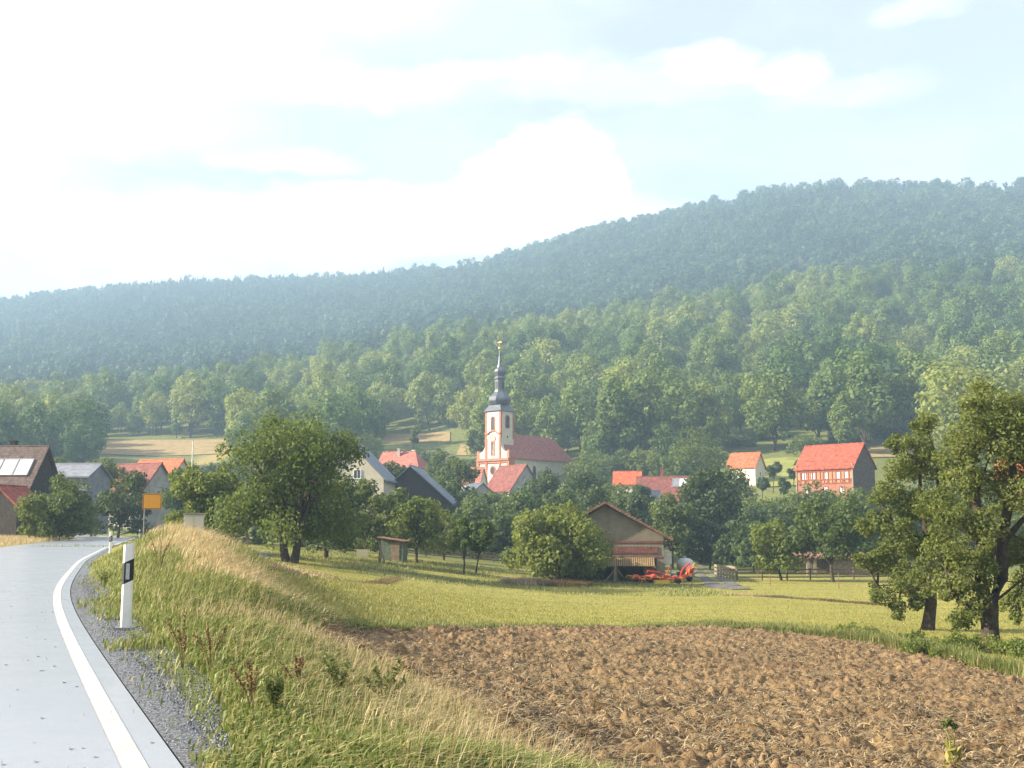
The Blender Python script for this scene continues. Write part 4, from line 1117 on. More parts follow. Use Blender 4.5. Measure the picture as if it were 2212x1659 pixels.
def leaves_mesh(name, blobs, n, size, matl, seed, up=.25, droop=.0, fill=.5, aspect=1.5, outw=.7, rnd=.8):
    """leaf-sized quads spread through a set of ellipsoidal sprays; blobs rows: x y z rx ry rz"""
    rng = np.random.RandomState(seed)
    blobs = np.asarray(blobs, float)
    vol = (blobs[:, 3] * blobs[:, 4] + blobs[:, 3] * blobs[:, 5] + blobs[:, 4] * blobs[:, 5]); pr = vol / vol.sum()
    bi = rng.choice(len(blobs), n, p=pr)
    d = rand_dirs(rng, n)
    rr = fill + (1.08 - fill) * rng.rand(n) ** .7
    c = blobs[bi, :3] + d * blobs[bi, 3:] * rr[:, None]
    nrm = d * outw + rand_dirs(rng, n) * rnd + np.array([0, 0, up]); nrm /= np.linalg.norm(nrm, axis=1, keepdims=True)
    a = np.cross(nrm, rand_dirs(rng, n)); a[:, 2] -= droop; a -= nrm * (a * nrm).sum(1, keepdims=True)
    a /= np.linalg.norm(a, axis=1, keepdims=True); e = np.cross(nrm, a)
    s = size * (.55 + .75 * rng.rand(n))[:, None]
    V = np.stack([c - a * s * aspect * .5, c + e * s * .5, c + a * s * aspect * .5 + nrm * s * .12, c - e * s * .5], 1).reshape(-1, 3)
    f = np.arange(4 * n).reshape(n, 4)
    return V, f

def limb_tubes(mb, base, r0, tips, rng, fork=.35, height=None):
    """trunk from base to a fork and limbs to the tips"""
    base = np.array(base, float); tips = np.asarray(tips, float)
    cen = tips.mean(0); fk = base + (np.array([cen[0] * .5, cen[1] * .5, height]) - base)
    mids = [base + (fk - base) * t + np.append(rng.normal(size=2) * r0 * .35 * t, 0) for t in (0, .12, .4, .7, 1)]
    mb.tube(mids, [r0 * 1.35, r0 * 1.02, r0 * .88, r0 * .8, r0 * .72], 9)
    for tp in tips:
        L = np.linalg.norm(tp - fk)
        rr = r0 * (.28 + .3 * rng.rand())
        b1 = fk + (tp - fk) * .35 + np.array([0, 0, .12 * L]) + rng.normal(size=3) * .05 * L
        b2 = fk + (tp - fk) * .7 + np.array([0, 0, .08 * L]) + rng.normal(size=3) * .05 * L
        mb.tube([mids[3] * .5 + fk * .5, b1, b2, tp], [rr, rr * .7, rr * .42, rr * .14], 6, cap=False)
        for _ in range(2):
            q = b2 + rng.normal(size=3) * .28 * L
            mb.tube([b1 * .4 + b2 * .6, q], [rr * .3, rr * .06], 4, cap=False)

def crown_blobs(rng, H, Wc, z0, nb=14, style='round', rel=(.26, .42)):
    """sprays inside the crown envelope: H top height, Wc crown width, z0 crown bottom"""
    R_ = Wc / 2; hc = (H - z0) / 2; zc = z0 + hc; out_ = []
    for i in range(nb * 6):
        if len(out_) >= nb: break
        d = rand_dirs(rng, 1)[0]; q = .35 + .45 * rng.rand() ** .6
        if style == 'round': s_ = 1.0
        elif style == 'cone': s_ = 1.15 - .8 * (d[2] * q * .5 + .5)
        elif style == 'spread': s_ = .8 + .35 * (d[2] * .5 + .5)
        else: s_ = 1.0
        p = d * q * np.array([R_ * s_, R_ * s_, hc]); br = R_ * rng.uniform(*rel)
        if any(np.linalg.norm((p - o[:3] + [0, 0, zc])[:]) < .55 * br for o in out_): continue
        out_.append([p[0], p[1], p[2] + zc, br, br, br * rng.uniform(.75, 1.0)])
    return np.array(out_)

def make_tree(name, label, cat, base, H, Wc, z0, leafm, n, leaf, seed, trunk_r, style='round', nb=16, group=None, rel=(.26, .42), lean=0.0, twin=False, droop=0.0, fill=.5, blobs=None, up=.25, fork=None, skirt=False):
    rng = np.random.RandomState(seed)
    t = thing(name, label, cat, base, 0, group)
    bl = crown_blobs(rng, H, Wc, z0, nb, style, rel) if blobs is None else np.asarray(blobs, float)
    if blobs is None:
        ex = []
        for q in bl:
            for _ in range(2):
                dd = rand_dirs(rng, 1)[0]; br = q[3] * rng.uniform(.28, .5); ex.append([*(q[:3] + dd * q[3:] * rng.uniform(.7, 1.1)), br, br, br * .85])
        if skirt:
            for _ in range(nb // 2):
                a_ = rng.rand() * 6.283; rr_ = Wc / 2 * rng.uniform(.3, .85); br = Wc / 2 * rng.uniform(.2, .3); ex.append([math.cos(a_) * rr_, math.sin(a_) * rr_, max(z0, .1) + br * rng.uniform(.4, 1.2), br, br, br * .9])
        bl = np.concatenate([bl, np.array(ex)])
    if lean: bl[:, 0] += lean * (bl[:, 2] / H)
    V, f = leaves_mesh('crown', bl, n, leaf, leafm, seed + 1, up, droop, fill)
    # keep the leaves above ground
    V[:, 2] = np.maximum(V[:, 2], .03)
    link('crown', np_mesh('crown', V, [f], M[leafm]), t)
    mb = MB(); fk = fork if fork else max(z0 * .95, H * .2)
    if twin:
        for sx in (-1, 1):
            b0_ = bl[:nb]; tips = b0_[(b0_[:, 0] * sx) > -.2 * Wc / 2][:, :3]
            limb_tubes(mb, (sx * trunk_r * .75, 0, -.25), trunk_r, tips, rng, height=fk)
    else: limb_tubes(mb, (0, 0, -.25), trunk_r, bl[:nb, :3], rng, height=fk)
    mb.build('trunk', M['bark'], t, smooth=True)
    return t

def pt(u, v, d, drop=True):
    p = P(u, v, d); p[2] = hz(p[0], p[1]); return p
def tree_px(name, label, cat, u, d, top, cu0, cu1, bot, leafm, n, leaf, seed, trunk_r, **kw):
    """tree on column u at depth d; crown between picture rows top..bot and columns cu0..cu1"""
    base = at(u, d); sc = F / d
    H = P(u, top, d)[2] - base[2]; z0 = max(.05, P(u, bot, d)[2] - base[2]); Wc = (cu1 - cu0) / sc
    return make_tree(name, label, cat, base, H, Wc, z0, leafm, n, leaf, seed, trunk_r, lean=((cu0 + cu1) / 2 - u) / sc * 1.0, **kw)

# two big pear trees on the right: sprays placed to follow the crowns seen
def pear(u, d, spr, seed, tr, label, n, fork, leaf=.074):
    base = at(u, d); sc = F / d; rng = np.random.RandomState(seed); bl = []
    for (pu, pv, r, dep) in spr:
        p = P(pu, pv, d + dep) - base; rr = r / sc
        bl.append([p[0], p[1], p[2], rr * .85, rr * .85, rr * .7])
        for _ in range(6):
            o = rand_dirs(rng, 1)[0] * rr * rng.uniform(.6, 1.05); q = rr * rng.uniform(.28, .48); bl.append([p[0] + o[0], p[1] + o[1], p[2] + o[2], q, q, q * .85])
    bl = np.array(bl)
    t = thing('pear_tree', label, 'tree', base, 0)
    V, f = leaves_mesh('crown', bl, n, leaf, 'leaf_pear', seed, .2, .25, .35, 1.7)
    link('crown', np_mesh('crown', V, [f], M['leaf_pear']), t)
    mb = MB(); limbs = fork(lambda pu, pv, dep=0: P(pu, pv, d + dep) - base)
    for pts, rad in limbs: mb.tube(pts, rad, 9, cap=False)
    tips = bl[::7, :3]
    ends = [np.array(l[0][-1]) for l in limbs] + [np.array(l[0][-2]) for l in limbs]
    for tp in tips:
        e = min(ends, key=lambda q: np.linalg.norm(q - tp) + (2 if q[2] > tp[2] + .8 else 0)); L = np.linalg.norm(tp - e)
        if L < .2: continue
        m1 = e + (tp - e) * .5 + np.array([0, 0, .1 * L]) + rng.normal(size=3) * .06 * L
        mb.tube([e, m1, tp], [.055, .035, .012], 5, cap=False)
        for _ in range(2): mb.tube([m1, m1 + rng.normal(size=3) * .3 * L], [.022, .006], 4, cap=False)
    mb.build('trunk', M['bark'], t, smooth=True)
pear(2145, 36, [(2150, 880, 62, 0), (2215, 900, 60, .5), (2100, 930, 58, -.3), (2060, 985, 45, .6), (2170, 960, 65, -.5), (2250, 980, 75, .3), (2080, 1040, 50, 0), (2140, 1050, 55, .8), (2210, 1070, 60, -.6),
                (2290, 1090, 70, 0), (2060, 1120, 48, -.4), (2130, 1140, 50, -.9), (2010, 1080, 40, .5), (2030, 1190, 50, .2), (2090, 1215, 52, -.7), (2160, 1200, 42, .8), (2235, 1180, 50, .3), (2040, 1265, 42, 0),
                (2100, 1290, 45, -.5), (2070, 1335, 30, .3), (2000, 1240, 36, .6), (2310, 1200, 70, .2), (2200, 1000, 60, .9), (2275, 860, 60, -.4), (2330, 980, 80, .5)],
     11, .34, 'large pear tree with a forked trunk at the meadow edge', 50000,
     lambda p: [([p(2140, 1420), p(2140, 1395), p(2138, 1350), p(2136, 1310)], [.36, .30, .27, .28]), ([p(2133, 1325), p(2118, 1250, -.1), p(2118, 1160, -.1), p(2105, 1040, 0), p(2090, 960, .2)], [.26, .19, .16, .11, .05]),
                ([p(2139, 1325), p(2162, 1250, .1), p(2165, 1150, .2), p(2190, 1040, .2), p(2180, 930, .1)], [.27, .22, .19, .13, .05]), ([p(2168, 1170, .2), p(2220, 1110, .1), p(2275, 1040, 0)], [.11, .08, .04]), ([p(2185, 1060, .2), p(2240, 1000), p(2290, 930)], [.1, .07, .03]),
                ([p(2136, 1330), p(2100, 1312, -.3), p(2060, 1290, -.5)], [.06, .045, .02]), ([p(2118, 1180), p(2080, 1130, .3), p(2040, 1110, .5)], [.08, .055, .02]), ([p(2112, 1060), p(2140, 980), p(2150, 900)], [.08, .05, .02])])
pear(2005, 44, [(1985, 955, 36, 0), (2010, 1010, 48, .4), (1945, 1015, 42, -.3), (1915, 1065, 36, .2), (1960, 1090, 48, .5), (2020, 1100, 44, -.4), (1895, 1130, 32, 0), (1940, 1165, 46, -.5), (2000, 1180, 50, .3), (1900, 1215, 40, .4),
                (1955, 1245, 44, -.3), (1910, 1285, 30, 0), (1985, 1290, 30, .2), (1870, 1140, 24, .3), (1860, 1210, 22, 0), (2000, 910, 30, .2), (1940, 960, 26, .5), (1940, 1310, 22, 0)],
     23, .26, 'smaller leaning pear tree just left of the forked one', 27000,
     lambda p: [([p(2003, 1372), p(2006, 1345), p(2012, 1300), p(2012, 1260), p(2005, 1180), p(1990, 1080), p(1985, 1000)], [.30, .25, .21, .18, .14, .09, .04]), ([p(2008, 1230), p(1960, 1150, .2), p(1905, 1120, .3)], [.11, .08, .03]), ([p(2003, 1170), p(2030, 1080, .2), p(2020, 980, .1)], [.1, .07, .03]), ([p(2010, 1280), p(1950, 1262, -.2), p(1895, 1265, 0)], [.07, .05, .02])])
# branch entering at the right edge
pear(2275, 40, [(2215, 1285, 40, 0), (2190, 1300, 26, .2), (2240, 1240, 45, 0), (2280, 1180, 60, 0), (2300, 1100, 60, .4), (2200, 1330, 20, 0)], 37, .25, 'pear tree mostly beyond the frame with branches hanging in', 8000,
     lambda p: [([p(2275, 1400), p(2277, 1340), p(2275, 1260), p(2270, 1150)], [.3, .26, .22, .12]), ([p(2276, 1300), p(2240, 1245), p(2205, 1262)], [.09, .06, .02])])

T = tree_px
# twin-trunked tree and its neighbours
T('twin_trunk_tree', 'big dense round tree on two trunks at the meadow edge', 'tree', 628, 73, 872, 462, 800, 1165, 'leaf_orchard', 26000, .16, 41, .30, nb=34, twin=True, rel=(.2, .34), fill=.3, fork=2.2, skirt=True, droop=.8)
T('willow_tree', 'yellow green drooping tree between the yellow sign and the twin trunks', 'tree', 447, 79, 985, 345, 520, 1150, 'leaf_orchard', 7000, .2, 42, .17, nb=20, droop=1.2, rel=(.22, .34), fork=1.6, skirt=True)
T('orchard_tree', 'dark orchard tree with a bent trunk behind the twin trunked one', 'tree', 706, 86, 1035, 610, 800, 1180, 'leaf_dark', 7500, .2, 43, .2, nb=18, fork=1.6, skirt=True)
T('orchard_tree', 'green orchard tree over the notice board', 'tree', 790, 98, 1030, 735, 860, 1185, 'leaf_mid', 5000, .2, 44, .14, nb=15, skirt=True)
T('orchard_tree', 'grey green orchard tree directly behind the garden shed', 'tree', 845, 103, 1050, 785, 900, 1175, 'leaf_mid', 4500, .21, 45, .13, nb=14, skirt=True)
T('orchard_tree', 'pale bushy orchard tree right of the garden shed', 'tree', 902, 97, 1062, 838, 962, 1185, 'leaf_orchard', 5200, .2, 46, .14, nb=16, skirt=True)
T('orchard_tree', 'thin pale young tree with two stems in the orchard grass', 'tree', 1002, 86, 1112, 975, 1045, 1205, 'leaf_pale', 3000, .16, 47, .08, nb=11)
T('orchard_tree', 'thin pale young tree just right of the two stemmed one', 'tree', 1028, 89, 1118, 1005, 1082, 1205, 'leaf_pale', 2800, .16, 48, .08, nb=11)
T('orchard_tree', 'mid green orchard tree behind the pale young trees', 'tree', 960, 112, 1100, 905, 1000, 1190, 'leaf_orchard', 3500, .2, 49, .11, nb=12, skirt=True)
T('walnut_tree', 'broad leafy walnut tree covering the left side of the hay barn', 'tree', 1205, 84, 1066, 1100, 1348, 1235, 'leaf_orchard', 13000, .21, 50, .22, nb=30, rel=(.2, .32), droop=.6, fill=.3, fork=1.0, skirt=True)
T('barn_bush', 'dark overgrown bush at the foot of the walnut tree', 'bush', 1232, 89.5, 1160, 1150, 1312, 1252, 'leaf_dark', 5000, .2, 51, .06, nb=16, fork=.3, skirt=True)
T('ash_tree', 'tall dark ash tree standing behind the hay barn roof', 'tree', 1545, 142, 975, 1462, 1625, 1190, 'leaf_dark', 7500, .32, 52, .3, nb=24)
T('round_tree', 'round light green tree between hay barn and dark ash', 'tree', 1450, 128, 1062, 1392, 1508, 1190, 'leaf_mid', 5000, .26, 53, .2, nb=18)
T('round_tree', 'small dark tree directly above the barn ridge', 'tree', 1385, 150, 1066, 1340, 1420, 1140, 'leaf_dark', 2600, .3, 54, .15, nb=12)
for i, (u, d, top, a, c, bot, lm, lab) in enumerate([
        (1185, 165, 1018, 1125, 1245, 1130, 'leaf_dark', 'dark leafy tree below the church nave'), (1260, 172, 1008, 1205, 1315, 1120, 'leaf_dark', 'dark tree below the choir end of the church'),
        (1320, 168, 1035, 1275, 1380, 1130, 'leaf_mid', 'green tree in front of the orange roof'), (1120, 140, 1065, 1050, 1190, 1165, 'leaf_mid', 'olive bush below the grey gabled house'),
        (1035, 150, 1062, 965, 1090, 1165, 'leaf_mid', 'dull green bush right of the dark wooden barn'), (955, 215, 965, 915, 1005, 1075, 'leaf_mid', 'round green tree left of the church front'),
        (1500, 240, 925, 1440, 1565, 1030, 'leaf_orchard', 'tall pale tree left of the small orange roofed house'), (850, 190, 995, 815, 900, 1070, 'leaf_mid', 'dark green tree between the cream house and the dark barn'),
        (745, 130, 1030, 690, 800, 1160, 'leaf_dark', 'dark tree in front of the cream gable'), (1240, 130, 1080, 1180, 1330, 1190, 'leaf_dark', 'shadowy tree filling the gap left of the barn roof'),
        (985, 185, 985, 940, 1040, 1090, 'leaf_mid', 'green tree below the low white wall'), (1560, 190, 1000, 1500, 1640, 1120, 'leaf_mid', 'grey green tree hiding the foot of the small white house'),
        (1650, 150, 1085, 1590, 1720, 1180, 'leaf_dark', 'dark bush left of the small orchard trees'), (1745, 150, 1045, 1660, 1830, 1175, 'leaf_mid', 'broad green tree below the half timbered house'),
        (1850, 140, 1060, 1790, 1930, 1180, 'leaf_mid', 'olive green tree under the dark gable'), (1700, 178, 1070, 1640, 1760, 1140, 'leaf_orchard', 'pale bush below the sloping meadow'),
        (1950, 150, 1020, 1890, 2040, 1180, 'leaf_dark', 'dark tree behind the smaller pear tree'), (2090, 140, 1060, 2010, 2180, 1200, 'leaf_dark', 'dark tree behind the forked pear tree'),
        (2240, 140, 1100, 2150, 2320, 1210, 'leaf_mid', 'green tree low at the right meadow edge'), (255, 132, 1005, 195, 330, 1150, 'leaf_dark', 'dark tree where the road bends into the village'),
        (205, 160, 985, 165, 262, 1090, 'leaf_mid', 'green tree behind the grey metal barn'), (395, 150, 1010, 345, 450, 1130, 'leaf_mid', 'tree left of the willow under the salmon roof'),
        (560, 160, 960, 500, 620, 1100, 'leaf_mid', 'tree hidden behind the dense round tree'), (60, 170, 985, 85, 160, 1080, 'leaf_mid', 'tree rising behind the dark farmhouse roof'), (1395, 185, 1045, 1350, 1420, 1110, 'leaf_dark', 'small dark tree beside the grey sheet roof')]):
    T('village_tree' if 'bush' not in lab else 'village_bush', lab, 'bush' if 'bush' in lab else 'tree', u, d, top, a, c, bot, lm, 4200, .30 if d < 180 else .36, 60 + i, .18, nb=18, skirt=True)
T('small_tree', 'low yellow green tree leaning over the rail fence', 'tree', 1685, 95, 1118, 1582, 1730, 1228, 'leaf_orchard', 5500, .2, 90, .13, nb=18, rel=(.2, .32), fork=1.1, skirt=True)
T('small_tree', 'taller olive tree with a slanting trunk beside the fence', 'tree', 1796, 92, 1062, 1690, 1885, 1205, 'leaf_mid', 7500, .2, 91, .16, nb=22, rel=(.2, .32), fork=1.6, skirt=True)
T('roadside_bush', 'big rounded bush standing left of the road', 'bush', 128, 104, 1015, 36, 214, 1158, 'leaf_mid', 11000, .2, 92, .06, nb=30, rel=(.2, .34), fill=.3, fork=.4, skirt=True)
T('roadside_bush', 'pale thin bush at the foot of the dark farmhouse', 'bush', 60, 98, 1060, 25, 95, 1155, 'leaf_orchard', 2500, .2, 93, .06, nb=12, fork=.4, skirt=True)
for i, (u, d, top, a, c, bot, lab) in enumerate([(1672, 215, 993, 1655, 1695, 1030, 'small round bush on the slope right of the orange roof'), (1694, 200, 1028, 1680, 1712, 1068, 'dark round bush lower on the sloping meadow'), (1716, 220, 992, 1705, 1740, 1035, 'grey green bush at the left wall of the red house'),
                                                  (1738, 262, 938, 1712, 1800, 985, 'pale round tree behind the red half timbered roof'), (1648, 205, 1030, 1630, 1665, 1060, 'small bush below the white house corner'), (890, 300, 905, 878, 915, 965, 'slim tree standing before the tan field'), (1040, 300, 925, 1000, 1046, 985, 'leafy tree just left of the church tower')]):
    T('slope_bush' if 'bush' in lab else 'slope_tree', lab, 'bush' if 'bush' in lab else 'tree', u, d, top, a, c, bot, 'leaf_mid' if i % 2 else 'leaf_dark', 1500, .36, 120 + i, .1, nb=10)
FILL = [(660, 150, 1070, 90, 1165, 0), (700, 175, 1020, 80, 1120, 1), (835, 150, 1075, 80, 1170, 1), (875, 135, 1090, 85, 1180, 0), (930, 145, 1095, 85, 1175, 2), (985, 135, 1085, 95, 1180, 1), (1010, 165, 1050, 80, 1140, 0), (1075, 170, 1062, 85, 1140, 2),
        (1090, 128, 1100, 100, 1195, 1), (1140, 155, 1055, 90, 1150, 0), (1165, 125, 1110, 90, 1195, 1), (1225, 150, 1040, 100, 1150, 1), (1290, 145, 1050, 90, 1150, 0), (1345, 155, 1062, 90, 1150, 1), (1420, 150, 1095, 80, 1180, 0),
        (1480, 160, 1080, 90, 1180, 1), (1600, 135, 1110, 100, 1205, 1), (1640, 165, 1070, 90, 1150, 2), (1690, 135, 1100, 95, 1200, 0), (1750, 128, 1110, 90, 1205, 1), (1800, 165, 1050, 95, 1150, 2), (1830, 128, 1095, 95, 1205, 0), (1880, 160, 1045, 95, 1160, 1),
        (1920, 130, 1080, 100, 1205, 2), (1990, 135, 1060, 100, 1205, 1), (2050, 160, 1030, 100, 1150, 0), (2130, 170, 1020, 100, 1150, 1), (2195, 150, 1060, 90, 1190, 2), (1270, 255, 985, 90, 1060, 2), (1340, 262, 970, 95, 1060, 1), (1400, 258, 975, 95, 1060, 2), (1450, 215, 985, 95, 1080, 1), (1520, 262, 965, 95, 1040, 2)]
FILL += [(835, 292, 968, 80, 1040, 1), (900, 300, 972, 70, 1040, 2), (950, 295, 966, 75, 1040, 0), (1010, 300, 990, 60, 1050, 1), (215, 250, 1010, 90, 1090, 1), (290, 255, 1000, 85, 1080, 0), (370, 250, 1000, 90, 1090, 2), (430, 240, 998, 90, 1080, 1), (500, 245, 985, 90, 1080, 0), (570, 240, 980, 90, 1080, 1), (650, 250, 985, 90, 1080, 2), (720, 250, 975, 90, 1070, 1), (40, 240, 990, 100, 1090, 1), (120, 245, 1000, 90, 1090, 2), (780, 270, 960, 80, 1040, 0)]
FILL += [(1530, 128, 1125, 80, 1212, 0), (1582, 122, 1150, 70, 1215, 0), (1488, 140, 1150, 70, 1205, 1), (1625, 118, 1165, 70, 1222, 1), (1395, 118, 1150, 70, 1222, 0), (1840, 285, 945, 80, 1020, 1), (1930, 290, 930, 90, 1020, 1), (1640, 300, 940, 80, 1010, 2), (1590, 290, 950, 80, 1020, 1)]
KINDS_ = ['dark', 'mid green', 'pale green']
def near_what(u):
    for lim, w_ in ((180, 'behind the dark roofed farmhouse'), (480, 'below the tan field'), (720, 'behind the twin trunked tree'), (860, 'below the cream gabled house'), (960, 'below the dark wooden barn'), (1060, 'behind the pale young orchard trees'), (1200, 'below the red roofed grey gabled house'), (1330, 'between church nave and hay barn'), (1500, 'around the long weathered red roof'), (1620, 'beside the dark ash tree'), (1780, 'behind the low yellow green tree'), (1900, 'under the half timbered house'), (2040, 'behind the smaller pear tree'), (9999, 'behind the forked pear tree')):
        if u < lim: return w_
FC = {}
for i, (u, d, top, w_, bot, k) in enumerate(FILL):
    key = (KINDS_[k], near_what(u), 'low' if d < 145 else 'tall')
    T('village_tree', f'{key[2]} {key[0]} leafy tree {key[1]}', 'tree', u, d, top, u - w_ * .62, u + w_ * .62, bot, ['leaf_dark', 'leaf_mid', 'leaf_orchard'][k], 3800, .30 if d < 200 else .4, 500 + i, .14, nb=18, rel=(.24, .36), skirt=True, group=f'{key[2]} {key[0]} trees {key[1]}')
# hedge line of dark bushes behind the garden fence
for i, (u, d, w_, h_, lab) in enumerate([(500, 104, 70, 1.9, 'low dark garden bush nearest the willow trunk'), (560, 106, 70, 2.2, 'low dark garden bush left of the two trunks'), (660, 107, 75, 2.6, 'low dark garden bush behind the two trunks'), (740, 110, 80, 2.4, 'low dark garden bush by the notice board'),
                                          (830, 115, 80, 2.4, 'low dark garden bush behind the leaning timber post'), (940, 124, 95, 2.6, 'low dark garden bush right of the garden shed'), (1040, 126, 95, 2.4, 'low dark garden bush behind the pale young trees'), (1115, 118, 70, 2.0, 'low round garden bush left of the walnut tree')]):
    b0 = at(u, d); Wc = w_ * d / F
    make_tree('garden_bush', lab, 'bush', b0, h_, Wc, .05, 'leaf_dark', 1800, .2, 140 + i, .05, nb=12, fork=.3, skirt=True)

# ---------------- wooded hill
def proto_mesh(name, H, Wc, z0, n, leaf, leafm, seed, nb, style='round', rel=(.24, .38)):
    rng = np.random.RandomState(seed); bl = crown_blobs(rng, H, Wc, z0, nb, style, rel)
    V, f = leaves_mesh(name, bl, n, leaf, leafm, seed + 3, .35, 0, .55, 1.2, 1.1, .5)
    mb = MB(); limb_tubes(mb, (0, 0, -.8), H * .017, bl[:5, :3], rng, height=z0 + .8)
    V2 = np.array(mb.v); k = len(V); f4 = [np.array(x) + k for x in mb.f if len(x) == 4]
    return np_mesh(name, np.concatenate([V, V2]), [f, np.array(f4)], [M[leafm], M['bark']], [0] * len(f) + [1] * len(f4))
def conifer_mesh(name, H, Wc, n, leaf, seed):
    rng = np.random.RandomState(seed); bl = []
    nl = 12
    for i in range(nl):
        t = i / (nl - 1); z = H * (.12 + .85 * t); r = Wc / 2 * (1 - t) ** .85 + .15
        for k in range(5 if t < .8 else 2):
            q = rng.rand() * 6.28; bl.append([math.cos(q) * r * .5, math.sin(q) * r * .5, z - r * .2, r * .55, r * .55, H * .05])
    V, f = leaves_mesh(name, np.array(bl), n, leaf, 'needles', seed, .1, .4, .2, 1.6)
    mb = MB(); mb.tube([(0, 0, -.8), (0, 0, H * .9)], [H * .018, .03], 5, cap=False)
    V2 = np.array(mb.v); k = len(V); f4 = [np.array(x) + k for x in mb.f]
    return np_mesh(name, np.concatenate([V, V2]), [f, np.array(f4)], [M['needles'], M['bark']], [0] * len(f) + [1] * len(f4))
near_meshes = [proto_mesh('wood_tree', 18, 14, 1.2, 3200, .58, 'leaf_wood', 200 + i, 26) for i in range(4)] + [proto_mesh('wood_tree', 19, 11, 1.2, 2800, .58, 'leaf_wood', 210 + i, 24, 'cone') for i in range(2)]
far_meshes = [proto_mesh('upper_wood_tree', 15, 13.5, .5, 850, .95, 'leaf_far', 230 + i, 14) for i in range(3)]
con_mesh = [conifer_mesh('conifer', 16, 6.5, 700, .7, 240 + i) for i in range(2)]

def proj(x, y, z):
    c, s = math.cos(PITCH), math.sin(PITCH); dz = z - EYE
    fw = y * c + dz * s; up_ = -y * s + dz * c
    return CX + F * x / fw, CY - F * up_ / fw
hr = np.random.RandomState(99)
def poisson(rmin, rmax, sp, azmax=.60):
    pts = []
    r = rmin
    while r < rmax:
        n = int(2 * azmax * r / sp)
        a = -azmax + (np.arange(n) + hr.rand(n)) * 2 * azmax / n
        rr = r + hr.uniform(-.6, .6, n) * sp
        pts.append(np.stack([np.sin(a) * rr, np.cos(a) * rr], 1)); r += sp * .92
    return np.concatenate(pts)
def clear(pts):
    ok = np.ones(len(pts), bool)
    for c in FIELDS:
        cen = c.mean(0); g = cen + (c - cen) * 1.12
        ok &= ~in_poly(pts[:, 0], pts[:, 1], [tuple(q) for q in g])
        # keep the line of sight to the field open: nothing tall just before it
        g2 = c * .955
        ok &= ~in_poly(pts[:, 0], pts[:, 1], [tuple(q) for q in np.concatenate([g2[:2], c[1::-1]])])
    return ok
lw = poisson(225, 640, 11.6)
lw = lw[clear(lw)]
lz = height(lw[:, 0], lw[:, 1]); lu, lv = proj(lw[:, 0], lw[:, 1], lz)
ld = np.hypot(lw[:, 0], lw[:, 1])
# keep village houses and the slope meadow clear
keep = ~((ld < 268) & (lu > 1570) & (lu < 2050)) & ~((ld < 335) & (lu > 1580) & (lu < 1780) & (lv > 975)) & ~((ld < 262) & (lu < 1700)) & ~((ld < 306) & (lu > 480) & (lu < 1245)) & ~((ld < 420) & (lu > 800) & (lu < 1000) & (lv > 955)) & ~((ld < 330) & (lu < 480)) & ~((ld < 430) & (lu < 520) & (lv > 940) & (lu > 180))
lw, lz, lu, lv, ld = lw[keep], lz[keep], lu[keep], lv[keep], ld[keep]
def zone(u, v):
    if u < 300: return 'above the dark roofed farmhouse'
    if u < 700: return 'above the tan field on the slope'
    if u < 1040: return 'left of the church tower'
    if u < 1340: return 'directly behind the church nave'
    if u < 1640: return 'above the orange roofs right of the church'
    if u < 1920: return 'above the red half timbered house'
    return 'behind the big pear tree'
vis = (lu > -40) & (lu < 2250)
order = np.argsort(np.where(vis, ld, 1e9))
ind = order[:285]; rest = np.setdiff1d(np.arange(len(lw)), ind)
for i in ind:
    k = hr.randint(len(near_meshes)); s = .62 + .9 * hr.rand() ** 1.5; w_ = zone(lu[i], lv[i])
    o = link('wood_tree', near_meshes[k], None, (lw[i, 0], lw[i, 1], lz[i] - .2)); o.rotation_euler = (0, 0, hr.uniform(0, 6.28)); o.scale = (s * hr.uniform(.88, 1.12), s * hr.uniform(.88, 1.12), s)
    shape = 'upright' if k >= 4 else 'rounded'
    tag(o, f'{shape} light green tree in the lower wood {w_}', 'tree', f'{shape} trees of the lower wood {w_}')

